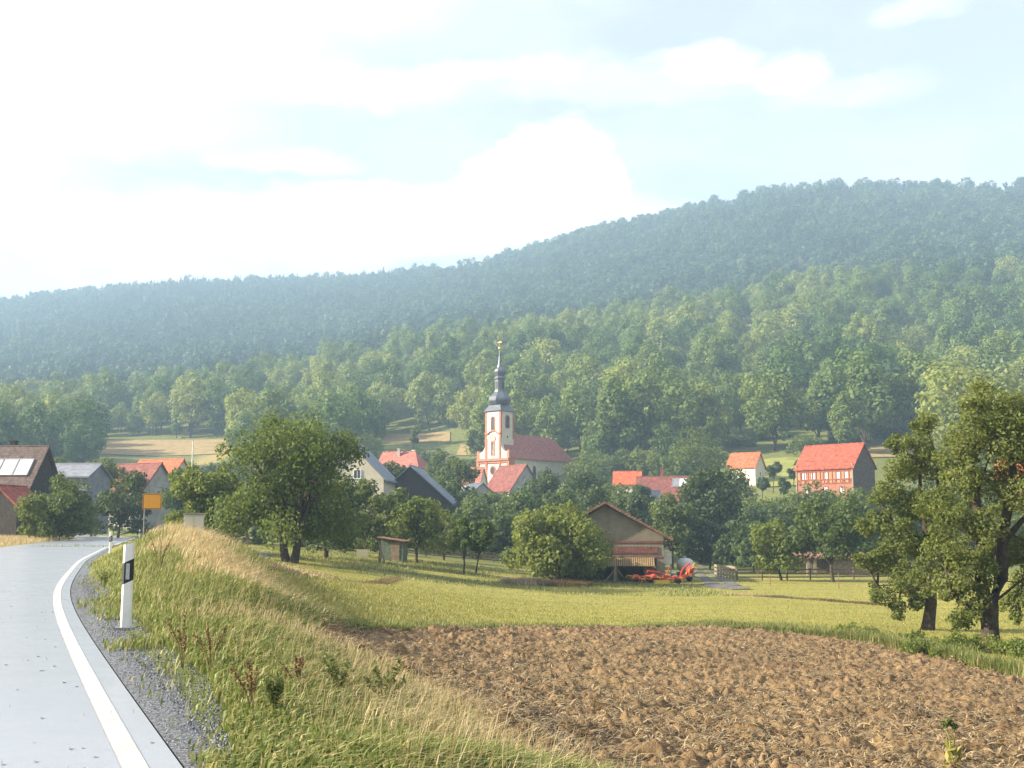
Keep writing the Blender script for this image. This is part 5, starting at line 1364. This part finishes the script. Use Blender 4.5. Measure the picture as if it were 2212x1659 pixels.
def scatter(name, label, pts, z, meshes, smin, smax, seed):
    """one mesh of points that carries copies of a few trees: a wood that reads as one mass"""
    r = np.random.RandomState(seed); n = len(pts)
    me = bpy.data.meshes.new(name); me.vertices.add(n); me.vertices.foreach_set('co', np.column_stack([pts, z - .2]).astype(np.float32).ravel())
    for k, a in (('tree_scale', smin + (smax - smin) * r.rand(n) ** 1.4), ('tree_turn', r.uniform(0, 6.28, n))):
        at_ = me.attributes.new(k, 'FLOAT', 'POINT'); at_.data.foreach_set('value', a.astype(np.float32))
    at_ = me.attributes.new('tree_kind', 'INT', 'POINT'); at_.data.foreach_set('value', r.randint(0, len(meshes), n).astype(np.int32))
    o = link(name, me, kind='stuff'); o['label'] = label; o['category'] = 'wood'
    g = bpy.data.node_groups.new(name, 'GeometryNodeTree')
    g.interface.new_socket('Geometry', in_out='INPUT', socket_type='NodeSocketGeometry'); g.interface.new_socket('Geometry', in_out='OUTPUT', socket_type='NodeSocketGeometry')
    N, L = g.nodes.new, g.links.new
    gi, go = N('NodeGroupInput'), N('NodeGroupOutput'); ip = N('GeometryNodeInstanceOnPoints'); j = N('GeometryNodeGeometryToInstance')
    for mo in reversed(meshes):
        q = N('GeometryNodeObjectInfo'); q.inputs['Object'].default_value = mo; q.inputs['As Instance'].default_value = False; q.transform_space = 'ORIGINAL'
        L(q.outputs['Geometry'], j.inputs[0])
    def attr(nm, ty):
        q = N('GeometryNodeInputNamedAttribute'); q.data_type = ty; q.inputs['Name'].default_value = nm; return q.outputs['Attribute']
    L(gi.outputs[0], ip.inputs['Points']); L(j.outputs[0], ip.inputs['Instance']); ip.inputs['Pick Instance'].default_value = True
    L(attr('tree_kind', 'INT'), ip.inputs['Instance Index']); L(attr('tree_scale', 'FLOAT'), ip.inputs['Scale'])
    cx_ = N('ShaderNodeCombineXYZ'); L(attr('tree_turn', 'FLOAT'), cx_.inputs[2]); L(cx_.outputs[0], ip.inputs['Rotation'])
    L(ip.outputs[0], go.inputs[0])
    md = o.modifiers.new('trees', 'NODES'); md.node_group = g
    return o
first = {}
for o in list(COL.objects):
    if o.type == 'MESH' and o.data in near_meshes and o.data.name not in first: first[o.data.name] = o
scatter('lower_wood', 'sunlit light green wood covering the lower hillside', lw[rest], lz[rest], list(first.values()), .6, 1.5, 5)
up = poisson(640, 1640, 10.2, .57)
up = up[clear(up)]
uz = height(up[:, 0], up[:, 1]); uu, uv = proj(up[:, 0], up[:, 1], uz); ur = np.hypot(up[:, 0], up[:, 1])
# leave out what lies well behind the ridge
keep = ~((uu > 950) & (ur > 1250)) & ~((uu > 1500) & (ur > 1100))
up, uz, uu, uv, ur = up[keep], uz[keep], uu[keep], uv[keep], ur[keep]
# conifers: the left ridge and a few on the right ridge
cprob = np.where((uu < 960) & (uu > 180) & (ur > 1250), .75, np.where((uu > 1650) & (ur > 870), .2, .03))
isc = hr.rand(len(up)) < cprob
fp = []
for k, me in enumerate(far_meshes + con_mesh):
    sel = np.where((~isc if k < 3 else isc) & (uu > 300) & (uu < 2100) & (ur > (700 if k < 3 else 880)) & (ur < 1500))[0]
    i = sel[hr.randint(len(sel))]
    o = link('upper_wood_tree' if k < 3 else 'conifer', me, None, (up[i, 0], up[i, 1], uz[i] - .2))
    tag(o, ['dark broad tree deep in the far upper wood', 'dark round tree deep in the far upper wood', 'dark low tree deep in the far upper wood', 'dark pointed conifer deep in the far upper wood', 'slim dark conifer deep in the far upper wood'][k], 'tree')
    fp.append(o)
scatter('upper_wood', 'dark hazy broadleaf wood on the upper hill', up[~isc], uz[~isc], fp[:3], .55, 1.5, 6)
scatter('conifer_wood', 'dark pointed conifers along the hill ridge', up[isc], uz[isc], fp[3:], .7, 1.3, 8)

# ------------------------------------------------------------------ ploughed field, grass, weeds
def plough_mat():
    m = bpy.data.materials.new('ploughed_soil'); m.use_nodes = True
    b = NB(m.node_tree); p = m.node_tree.nodes['Principled BSDF']; p.inputs['Roughness'].default_value = .9; p.inputs['Specular IOR Level'].default_value = .15
    t = b.n('ShaderNodeTexCoord'); o = t.outputs['Object']
    n = b.noise(o, 3.2, 6, .7).outputs['Fac']; f = b.noise(o, 22, 5, .7).outputs['Fac']; g = b.noise(o, .35, 3, .6).outputs['Fac']
    pt = b.noise(o, .18, 4, .6).outputs['Fac']
    c = b.mix(b.ramp(n, .3, .7), (.13, .080, .040), (.29, .195, .098))
    c = b.mix(b.math('MULTIPLY', b.ramp(pt, .45, .62), .45), c, (.085, .052, .03))
    c = b.mix(b.math('MULTIPLY', b.ramp(f, .5, .8), .55), c, (.33, .24, .125))
    c = b.mix(b.math('MULTIPLY', b.ramp(g, .45, .7), .4), c, (.25, .185, .09))
    b.l(c, p.inputs['Base Color'])
    bp = b.n('ShaderNodeBump'); bp.inputs['Strength'].default_value = .8; bp.inputs['Distance'].default_value = .04
    b.l(f, bp.inputs['Height']); b.l(bp.outputs[0], p.inputs['Normal'])
    return m
M['soil'] = plough_mat()
azp = np.arange(R(-13), R(41), R(.065)); rp = np.exp(np.arange(math.log(5.0), math.log(45), .0042))
Az, Rr = np.meshgrid(azp, rp); X = np.sin(Az) * Rr; Y = np.cos(Az) * Rr
warp = .35 * (fbm(X * 1.3, Y * 1.3, 3, 31) - .5)
ins = in_poly(X + warp, Y + warp * .8, PL)
def clods(X, Y):
    h = (np.abs(fbm(X * 1.6, Y * 1.6, 3, 41) - .5) * 2) * .10
    a = vnoise(X * 4.3, Y * 4.3, 51); c = vnoise(X * 8.7 + 5, Y * 8.7, 52); e = vnoise(X * 19, Y * 19, 53)
    return h * (.5 + 1.2 * vnoise(X * .8, Y * .8, 57)) + .085 * a ** 2 + .115 * c ** 2 + .06 * e - .06
cl_ = clods(X, Y)
dense = ins.astype(float)
Z = height(X, Y) + .02 + np.maximum(cl_, -.01)
nr, na = X.shape; idx = np.arange(nr * na).reshape(nr, na)
q = np.stack([idx[:-1, :-1], idx[:-1, 1:], idx[1:, 1:], idx[1:, :-1]], -1).reshape(-1, 4)
inq = ins.ravel()[q].all(1); q = q[inq]
used_, inv = np.unique(q, return_inverse=True); V = np.stack([X, Y, Z], -1).reshape(-1, 3)[used_]
link('ploughed_field', np_mesh('ploughed_field', V, [inv.reshape(-1, 4)], M['soil'], smooth=True), kind='structure')

def bladem(name, stops, trans=.35):
    m = bpy.data.materials.new(name); m.use_nodes = True
    b = NB(m.node_tree); nt = m.node_tree; p = nt.nodes['Principled BSDF']; p.inputs['Roughness'].default_value = .5; p.inputs['Specular IOR Level'].default_value = .25
    g = b.n('ShaderNodeNewGeometry'); rp_ = b.n('ShaderNodeValToRGB'); el_ = rp_.color_ramp.elements
    for i, (pos, c) in enumerate(stops):
        e = el_[i] if i < 2 else el_.new(pos)
        e.position = pos; e.color = (*c, 1)
    b.l(g.outputs['Random Per Island'], rp_.inputs[0]); b.l(rp_.outputs[0], p.inputs['Base Color'])
    tr = b.n('ShaderNodeBsdfTranslucent'); b.l(rp_.outputs[0], tr.inputs[0]); mx = b.n('ShaderNodeMixShader'); mx.inputs[0].default_value = trans
    b.l(p.outputs[0], mx.inputs[1]); b.l(tr.outputs[0], mx.inputs[2]); b.l(mx.outputs[0], nt.nodes['Material Output'].inputs['Surface'])
    return m
M['blade_green'] = bladem('grass_blades', [(0, (.11, .15, .035)), (1, (.46, .38, .18)), (.35, (.16, .21, .05)), (.7, (.27, .28, .085))])
M['blade_dry'] = bladem('dry_grass_blades', [(0, (.36, .255, .12)), (1, (.66, .55, .34)), (.5, (.52, .41, .21))])
M['straw'] = bladem('straw', [(0, (.13, .085, .045)), (1, (.46, .36, .20)), (.6, (.28, .205, .11))], .2)
M['blade_meadow'] = bladem('meadow_blades', [(0, (.19, .20, .035)), (1, (.43, .37, .12)), (.5, (.29, .275, .06))])
M['weed'] = bladem('weed_leaves', [(0, (.09, .12, .035)), (1, (.22, .23, .08)), (.5, (.14, .17, .05))])

def blades(name, label, xy, h, w, lean, curl, matl, seed, lift=0.0, zadd=None, wind=(0, 0)):
    """one mesh of bent grass blades, three triangles each"""
    r = np.random.RandomState(seed); n = len(xy)
    z = height(xy[:, 0], xy[:, 1]) + lift + (0 if zadd is None else zadd)
    b0 = np.column_stack([xy, z]); a = r.rand(n) * 6.283
    h = h * r.uniform(.55, 1.25, n) if np.isscalar(h) else h * r.uniform(.6, 1.2, n)
    ln = lean * r.uniform(.2, 1.4, n)
    dx, dy = np.cos(a) * ln + wind[0] * r.uniform(.4, 1.3, n), np.sin(a) * ln + wind[1] * r.uniform(.4, 1.3, n)
    side = np.column_stack([-np.sin(a), np.cos(a), np.zeros(n)]) * (w * r.uniform(.6, 1.3, n))[:, None] / 2
    mid = b0 + np.column_stack([dx * .35 * h, dy * .35 * h, h * .62])
    tip = b0 + np.column_stack([dx * h * (1 + curl), dy * h * (1 + curl), h * np.clip(1 - .45 * np.hypot(dx, dy), .12, 1)])
    V = np.stack([b0 - side, b0 + side, mid - side * .8, mid + side * .8, tip], 1).reshape(-1, 3)
    k = np.arange(n)[:, None] * 5
    tri = np.concatenate([k + [0, 1, 3], k + [0, 3, 2], k + [2, 3, 4]], 1).reshape(-1, 3)
    o = link(name, np_mesh(name, V, [tri], M[matl]), kind='stuff'); o['label'] = label; o['category'] = 'grass'
    return o
gr = np.random.RandomState(17)
def sample(n, dmin, dmax, u0, u1, power=.35):
    """points over the ground in view, denser near the viewer"""
    t = gr.rand(n); d = dmin * (dmax / dmin) ** (t ** (1 / (1 + power)))
    u = gr.uniform(u0, u1, n); return np.column_stack([(u - CX) / F * d, d])
def off_road(xy, lo, hi): d = road_dist(xy[:, 0], xy[:, 1]); return (d > lo) & (d < hi)
inpl = lambda xy, s=0: in_poly(xy[:, 0] + s, xy[:, 1] + s, PL)

def verge_green():
    xy = sample(260000, 4.5, 45, -60, 1700, .2); d = road_dist(xy[:, 0], xy[:, 1]); r = np.hypot(xy[:, 0], xy[:, 1])
    g = np.array([gw(y) for y in np.arange(0, 61, .25)]); gwid = np.interp(xy[:, 1], np.arange(0, 61, .25), g)
    patch = fbm(xy[:, 0] * .9, xy[:, 1] * .9, 3, 77)
    # thin on the gravel, thick beyond it
    p_ = np.where(d < gwid, np.where(patch > .58, .5, .02), np.where(d < gwid + .5, .55, 1.0)) * (d > .06)
    pl = in_poly(xy[:, 0], xy[:, 1], PL)
    p_ = np.where(pl, 0.0, p_)
    # the dry strip takes over between verge and field
    dryz = dryness(xy)
    p_ *= 1 - .8 * dryz
    p_ *= np.where((d > 4.6) & (xy[:, 1] > 15.5), .10, np.where(d > 9, .3, 1)) * np.where(r > 26, .7, 1)
    k = gr.rand(len(xy)) < p_; xy = xy[k]; d = d[k]; pt_ = patch[k]
    h = np.interp(d, [0, .8, 2, 4, 7, 12], [.09, .13, .28, .40, .36, .14]) * (.6 + .8 * pt_) * (.3 + .7 * sstep(margin(xy), .1, 2.2)) * np.where((d > 4.6) & (xy[:, 1] > 15.5), .45, 1)
    blades('verge_grass', 'lush green grass on the road verge', xy, h, .011 + .0003 * xy[:, 1].mean(), .45, .35, 'blade_green', 3, wind=(.35, -.1))
def dryness(xy):
    """1 where the tall bleached grass stands: a tongue along the bank, and the field margin"""
    x, y = xy[:, 0], xy[:, 1]; d = road_dist(x, y); r = np.hypot(x, y)
    n = fbm(x * .55, y * .55, 3, 88) - .5
    bank = sstep(d + n * 1.6, 1.7, 2.6) * (1 - sstep(d + n * 1.6, 3.1, 4.3)) * sstep(y, 15.5, 20) * (1 - sstep(y, 33, 38))
    cen = np.array([pl_dist(q) for q in [0]])[0] if False else None
    marg = margin(xy) 
    mg = (1 - sstep(np.abs(marg + n * 1.4 - .3), .4, 1.4)) * (y < 30) * (x < 6)
    return np.clip(np.maximum(bank, mg * .62), 0, 1)
_LE = np.array(PL[-6:][::-1] + []); 
_LE = np.array([PL[0]] + PL[-1:-7:-1])
def margin(xy):
    """distance left of the field's left edge (positive outside)"""
    best = np.full(len(xy), 1e9); sg = np.ones(len(xy))
    for a, c in zip(_LE[:-1], _LE[1:]):
        e = c - a; t = np.clip(((xy - a) @ e) / (e @ e), 0, 1); pq = a + t[:, None] * e; dd = np.linalg.norm(xy - pq, axis=1)
        best = np.minimum(best, dd)
    return np.where(in_poly(xy[:, 0], xy[:, 1], PL), -best, best)
verge_green()

def dry_grass():
    xy = sample(150000, 6, 46, 150, 1500, .3); dz_ = dryness(xy); k = gr.rand(len(xy)) < dz_ * .8; xy = xy[k]
    d = road_dist(xy[:, 0], xy[:, 1]); bank = (xy[:, 1] > 15) & (margin(xy) > 1.5)
    k = bank
    hh = np.interp(xy[k, 1], [15, 22, 32], [.3, .45, .5]) * (.55 + .9 * fbm(xy[k, 0] * .6, xy[k, 1] * .6, 3, 12))
    blades('dry_bank_grass', 'tall bleached straw coloured grass on the bank', xy[k], hh, .014, .35, .5, 'blade_dry', 4, wind=(.55, -.1))
    k = ~bank
    blades('dry_margin_grass', 'thin dry grass along the edge of the ploughed field', xy[k], .17, .007, .5, .4, 'blade_dry', 5, wind=(.3, 0))
dry_grass()
def stalks():
    xy = sample(9000, 5, 34, -20, 1500, .2); d = road_dist(xy[:, 0], xy[:, 1]); k = (d > .9) & (d < 9) & ~in_poly(xy[:, 0], xy[:, 1], PL) & (fbm(xy[:, 0] * .7, xy[:, 1] * .7, 3, 23) > .42); xy = xy[k]
    blades('seed_stalks', 'thin straw coloured seed stalks standing above the verge grass', xy, .40, .0035, .5, .6, 'blade_dry', 15, wind=(.45, -.1))
stalks()

def straw_on_field():
    xy = sample(260000, 6.5, 44, 640, 2300, .25); k = in_poly(xy[:, 0], xy[:, 1], PL); xy = xy[k]
    zz = clods(xy[:, 0], xy[:, 1]); pt_ = fbm(xy[:, 0] * .8, xy[:, 1] * .8, 3, 61); k = gr.rand(len(xy)) < np.clip((pt_ - .28) * 2.2, .14, .9); xy, zz = xy[k], zz[k]
    n = len(xy); r = np.random.RandomState(9); a = r.rand(n) * 6.283; L = r.uniform(.04, .17, n); w = r.uniform(.002, .006, n) * (1 + .03 * xy[:, 1])
    z = height(xy[:, 0], xy[:, 1]) + .03 + np.maximum(zz, -.01)
    c = np.column_stack([xy, z]); dr = np.column_stack([np.cos(a), np.sin(a), r.uniform(-.25, .45, n)]); sd = np.column_stack([-np.sin(a), np.cos(a), r.uniform(-.6, .6, n)]) * w[:, None]
    m = c + dr * L[:, None] * .5 + np.column_stack([np.zeros(n), np.zeros(n), L * .12]); e = c + dr * L[:, None]
    V = np.stack([c - sd, c + sd, m - sd, m + sd, e], 1).reshape(-1, 3); k = np.arange(n)[:, None] * 5
    tri = np.concatenate([k + [0, 1, 3], k + [0, 3, 2], k + [2, 3, 4]], 1).reshape(-1, 3)
    o = link('field_straw', np_mesh('field_straw', V, [tri], M['straw']), kind='stuff'); o['label'] = 'dry straw and torn turf lying on the ploughed soil'; o['category'] = 'straw'
straw_on_field()

def meadow_blades():
    xy = sample(180000, 15, 110, 340, 2260, -.2); d = road_dist(xy[:, 0], xy[:, 1]); k = ((d > 8.5) | ((d > 4.2) & (xy[:, 1] > 15.5))) & ~in_poly(xy[:, 0], xy[:, 1], PL); xy = xy[k]
    r = np.hypot(xy[:, 0], xy[:, 1])
    blades('meadow_grass', 'short mown yellow green meadow grass', xy, .05 + .02 * fbm(xy[:, 0] * .3, xy[:, 1] * .3, 3, 3) + .0004 * r, .02, .6, .3, 'blade_meadow', 6)
    # uncut strip between field and meadow, taller towards the pear trees
    a = np.array(PL[:12]); seg = gr.randint(0, 11, 42000); t = gr.rand(42000); p = a[seg] + (a[seg + 1] - a[seg]) * t[:, None]
    wd = np.interp(p[:, 0], [-4, 4, 9, 13, 16], [.8, .9, 2.0, 4.5, 6.0]); p = p + np.column_stack([gr.normal(size=42000) * .3, np.abs(gr.rand(42000)) ** 1.3 * wd])
    k = ~in_poly(p[:, 0], p[:, 1] - .15, PL); p = p[k]
    hh = np.interp(p[:, 0], [-4, 4, 9, 13, 16], [.22, .18, .35, .55, .6]) * (.35 + 1.1 * fbm(p[:, 0] * .8, p[:, 1] * .8, 3, 14))
    blades('field_edge_grass', 'taller uncut grass between the ploughed field and the meadow', p, hh, .016, .4, .3, 'blade_green', 8)
    # ragged grass under the orchard and along the old furrow
    xy = np.column_stack([gr.uniform(-30, 14, 42000), gr.uniform(68, 106, 42000)]); zz = fbm(xy[:, 0] * .25, xy[:, 1] * .4, 3, 19); k = zz > .48; xy = xy[k]
    blades('orchard_grass', 'uneven green grass under the orchard trees', xy, .2, .035, .5, .3, 'blade_green', 10)
meadow_blades()

def hay_row(px0, px1, n, h, wd, label, seed):
    a, c = G(*px0)[:2], G(*px1)[:2]; r = np.random.RandomState(seed); t = r.rand(n); xy = a + (c - a) * t[:, None] + np.column_stack([r.normal(size=n) * .3, r.normal(size=n) * wd])
    blades('cut_grass_row', label, xy, h * (.4 + fbm(t * 30, t * 0, 3, seed)), .03, .9, .4, 'straw', seed)
hay_row((1085, 1260), (1265, 1266), 9000, .55, .9, 'reddish dry cut grass heaped before the walnut tree', 71)
hay_row((1560, 1283), (1960, 1312), 5000, .13, .2, 'thin row of drying cut grass across the right meadow', 72)
hay_row((560, 1228), (860, 1248), 4000, .12, .15, 'thin dry line of cut grass on the left meadow', 73)
def left_verge():
    n = 16000; o = gr.uniform(-ROADW - 7.5, -ROADW - .35, n); i = gr.randint(np.argmin(np.abs(ys - 40)), np.argmin(np.abs(ys - 150)), n)
    xy = np.column_stack([xs[i] + NXr[i] * o, ys[i] + NYr[i] * o])
    blades('left_verge_grass', 'dry yellow grass on the far side of the road', xy, .42, .03, .5, .4, 'blade_dry', 11)
left_verge()

# gravel stones on the shoulder
def stones():
    n = 14000; i = gr.randint(np.argmin(np.abs(ys - 4)), np.argmin(np.abs(ys - 26)), n); o = np.abs(gr.normal(size=n)) * .35 + .03
    o = np.minimum(o, np.array([gw(y) for y in ys])[i] * 1.0)
    tj = gr.uniform(-.15, .15, n); xy = np.column_stack([xs[i] + NXr[i] * o - NYr[i] * tj, ys[i] + NYr[i] * o + NXr[i] * tj]) + gr.normal(size=(n, 2)) * .03; xy = xy[road_dist(xy[:, 0], xy[:, 1]) > .02]; n = len(xy)
    z = height(xy[:, 0], xy[:, 1]) + .02; s = gr.uniform(.004, .012, n)
    base = np.array([(1, 0, -.4), (-.5, .9, -.4), (-.5, -.9, -.4), (.5, .5, .5), (-.7, 0, .6), (.3, -.7, .5)])
    tri0 = np.array([(0, 1, 3), (1, 4, 3), (1, 2, 4), (2, 5, 4), (2, 0, 5), (0, 3, 5), (3, 4, 5)])
    a = gr.rand(n) * 6.28; ca, sa = np.cos(a), np.sin(a)
    B = base[None] * gr.uniform(.6, 1.2, (n, 6, 1)) * s[:, None, None]
    V = np.stack([B[..., 0] * ca[:, None] - B[..., 1] * sa[:, None] + xy[:, :1], B[..., 0] * sa[:, None] + B[..., 1] * ca[:, None] + xy[:, 1:], B[..., 2] + z[:, None]], -1).reshape(-1, 3)
    f = (np.arange(n)[:, None, None] * 6 + tri0).reshape(-1, 3)
    M['stone'] = bladem('gravel_stones', [(0, (.04, .045, .05)), (1, (.30, .31, .33)), (.6, (.10, .105, .115))], 0.0)
    o_ = link('gravel', np_mesh('gravel', V, [f], M['stone']), kind='stuff'); o_['label'] = 'loose grey gravel along the edge of the wet road'; o_['category'] = 'gravel'
stones()

# rain splashing on the road: small crowns of water
def splashes():
    n = 800; y = 5 * (26 / 5) ** gr.rand(n); i = np.array([np.argmin(np.abs(ys - q)) for q in y]); o = -gr.uniform(.05, ROADW - .2, n)
    xy = np.column_stack([xs[i] + NXr[i] * o, ys[i] + NYr[i] * o]); mb = MB()
    for (x, y_) in xy:
        s = gr.uniform(.35, .8)
        if gr.rand() < .55: mb.lathe([(.020 * s, .003), (.024 * s, .012 * s), (.019 * s, .0125 * s), (.014 * s, .004)], 8, 0, (x, y_, 0))
        else: mb.lathe([(.012 * s, .003), (.004 * s, .012 * s), (.003 * s, .03 * s), (.005 * s, .034 * s), (.001, .039 * s)], 6, 0, (x, y_, 0))
    m = mat('rain_water', (.5, .53, .57), .15, .05, 4, .9); m.node_tree.nodes['Principled BSDF'].inputs['Transmission Weight'].default_value = .25
    o_ = mb.build('rain_splash_water', m); o_['kind'] = 'stuff'; o_['label'] = 'raindrops splashing up from the wet road'; o_['category'] = 'rain'
splashes()

# single weeds that stand out of the verge
M['dock'] = bladem('dock_seed', [(0, (.12, .07, .03)), (1, (.27, .17, .08)), (.5, (.18, .105, .045))], .1)
M['stem'] = mat('weed_stem', (.20, .16, .07), .8, .3, 8, .2)
M['stem_green'] = mat('green_stem', (.26, .27, .07), .7, .2, 8, .3)
def dock(u, v, h, label, seed, green=False, n=7):
    b0 = G(u, v, 4, 60); r = np.random.RandomState(seed); h = h * (.72 if green else .85)
    t = thing('dock_plant' if not green else 'verge_weed', label, 'weed', b0, 0)
    st = MB(); pts = []
    for k in range(n):
        a = r.rand() * 6.28; sp = r.uniform(.05, .5) * h; hh = h * r.uniform(.6, 1.05)
        p = [np.array([0, 0, -.03]), np.array([math.cos(a) * sp * .3, math.sin(a) * sp * .3, hh * .5]), np.array([math.cos(a) * sp, math.sin(a) * sp, hh])]
        st.tube(p, [.006, .005, .002], 5); pts.append(p)
    st.build('stem', M['stem_green' if green else 'stem'], t)
    c = []
    for p in pts:
        for q in np.linspace(.35, 1, 14):
            c.append(p[1] + (p[2] - p[1]) * (q - .3) / .7 if q > .3 else p[1])
    bl = np.array([[*q, .016, .016, .03] for q in c]) if not green else np.array([[*q, .024, .024, .03] for q in c])
    V, f = leaves_mesh('seed', bl, 420 if not green else 330, .013 if not green else .012, None, seed, .1, .1, .1, 1.4 if not green else 4.5)
    link('leaves_or_seeds', np_mesh('seed_head', V, [f], M['dock' if not green else 'weed']), t)  # seed heads on the brown docks, leaves on the green weeds
for i, (u, v, h, lab, g_) in enumerate([(395, 1445, .55, 'reddish brown dock plant nearest the gravel', False), (455, 1450, .45, 'reddish dock plant with spreading stems', False), (545, 1545, .5, 'dark dock plant leaning over the bank grass', False),
                                         (640, 1500, .42, 'thin brown dock plant halfway up the bank', False), (735, 1520, .5, 'tall dark green weed with upright leaves', True), (830, 1545, .62, 'tallest dark green weed near the field corner', True),
                                         (690, 1330, .6, 'dark weed clump at the right end of the bank', True), (595, 1275, .55, 'dark seeded weed above the bleached bank', False), (660, 1312, .5, 'greyish weed with dark seed heads', False), (225, 1272, .45, 'dull weed with small flowers behind the marker post', True),
                                         (345, 1235, .95, 'tall rusty seeded grass clump on the bank crest', False), (590, 1560, .4, 'leafy green weed at the lower verge', True)]):
    dock(u, v, h, lab, 300 + i, g_, 9 if 'clump' in lab else (7 if g_ else 4))
def front_plant():
    b0 = G(2060, 1690, 4, 30); d = b0[1]; top = P(2062, 1560, d)[2] - b0[2]
    t = thing('tall_flower_stalk', 'pale yellow green forked flower stalk at the near field edge', 'plant', b0, 0)
    s = MB()
    s.tube([(0, 0, -.05), (-.01, 0, top * .4), (-.02, 0, top * .75), (-.06, 0, top * .93)], [.009, .008, .007, .005], 7); s.tube([(-.012, 0, top * .42), (.03, .01, top * .62), (.035, 0, top * .9)], [.007, .007, .006], 7)
    s.build('stem', M['stem_green'], t)
    for (x, z, w_) in ((-.06, top * .97, .03), (.035, top * .94, .028), (-.01, top, .035)):
        V, f = leaves_mesh('flower_head', np.array([[x, 0, z, w_, w_, w_]]), 130, .024, None, int(z * 1000) % 91, .2, .2, .1, 1.5); link('flower_head', np_mesh('flower_head', V, [f], M['weed']), t)
    V, f = leaves_mesh('leaf', np.array([[0, 0, top * .45, .07, .05, top * .3]]), 26, .05, None, 7, .2, .3, .1, 3); link('leaf', np_mesh('leaf', V, [f], M['blade_meadow']), t)
front_plant()

def edge_bushes():
    for i, (u, v, w_, h_, lab) in enumerate([(2085, 1408, 120, .55, 'low leafy weeds at the foot of the forked pear tree'), (1960, 1395, 110, .5, 'low leafy weeds at the foot of the smaller pear tree'), (1850, 1380, 90, .45, 'low leafy weeds where the field corner bends'),
                                              (2190, 1420, 80, .6, 'reddish green weeds right of the forked trunk'), (2030, 1425, 100, .5, 'low leafy weeds in front of the pear trunks')]):
        b0 = G(u, v, 15, 80); Wc = w_ * b0[1] / F
        rng = np.random.RandomState(400 + i); n = 9; bl = np.column_stack([rng.uniform(-Wc / 2, Wc / 2, n), rng.normal(size=n) * .5, rng.uniform(.1, h_ * .7, n), rng.uniform(.2, .4, n), rng.uniform(.2, .4, n), rng.uniform(.12, .3, n)])
        V, f = leaves_mesh('w', bl, 2200, .06, None, 410 + i, .2, .1, .1, 1.8); V[:, 2] = np.maximum(V[:, 2], -.1)
        o = link('weed_patch', np_mesh('weed_patch', V, [f], M['leaf_orchard']), None, b0); tag(o, lab, 'weeds')
edge_bushes()

# ------------------------------------------------------------------ haze of the rain
def haze():
    zs = [0.0]; lo = [0.0]
    for o in COL.objects:
        if o.type == 'MESH' and o.parent is None:
            c = [o.location.z + q[2] * o.scale.z for q in o.bound_box]; zs.append(max(c)); lo.append(min(c))
    ZHI = max(zs + [float(uz.max()) + 30]) + 6; ZLO = min(lo) - 1
    print('haze', ZLO, ZHI)
    x0, x1, y0, y1, z0, z1 = -2800, 2800, -2700, 2800, ZLO, ZHI
    m = bpy.data.materials.new('rain_haze'); m.use_nodes = True; nt = m.node_tree; nt.nodes.remove(nt.nodes['Principled BSDF'])
    v = nt.nodes.new('ShaderNodeVolumePrincipled'); v.inputs['Color'].default_value = (.50, .75, 1.0, 1); v.inputs['Density'].default_value = 5.4e-4; v.inputs['Anisotropy'].default_value = 0.0
    nt.links.new(v.outputs[0], nt.nodes['Material Output'].inputs['Volume'])
    b_ = MB(); b_.box(((x0 + x1) / 2, (y0 + y1) / 2, (z0 + z1) / 2), (x1 - x0, y1 - y0, z1 - z0)); o = b_.build('haze', m); o['kind'] = 'stuff'; o['label'] = 'thin bluish rain haze filling the valley'; o['category'] = 'haze'
haze()
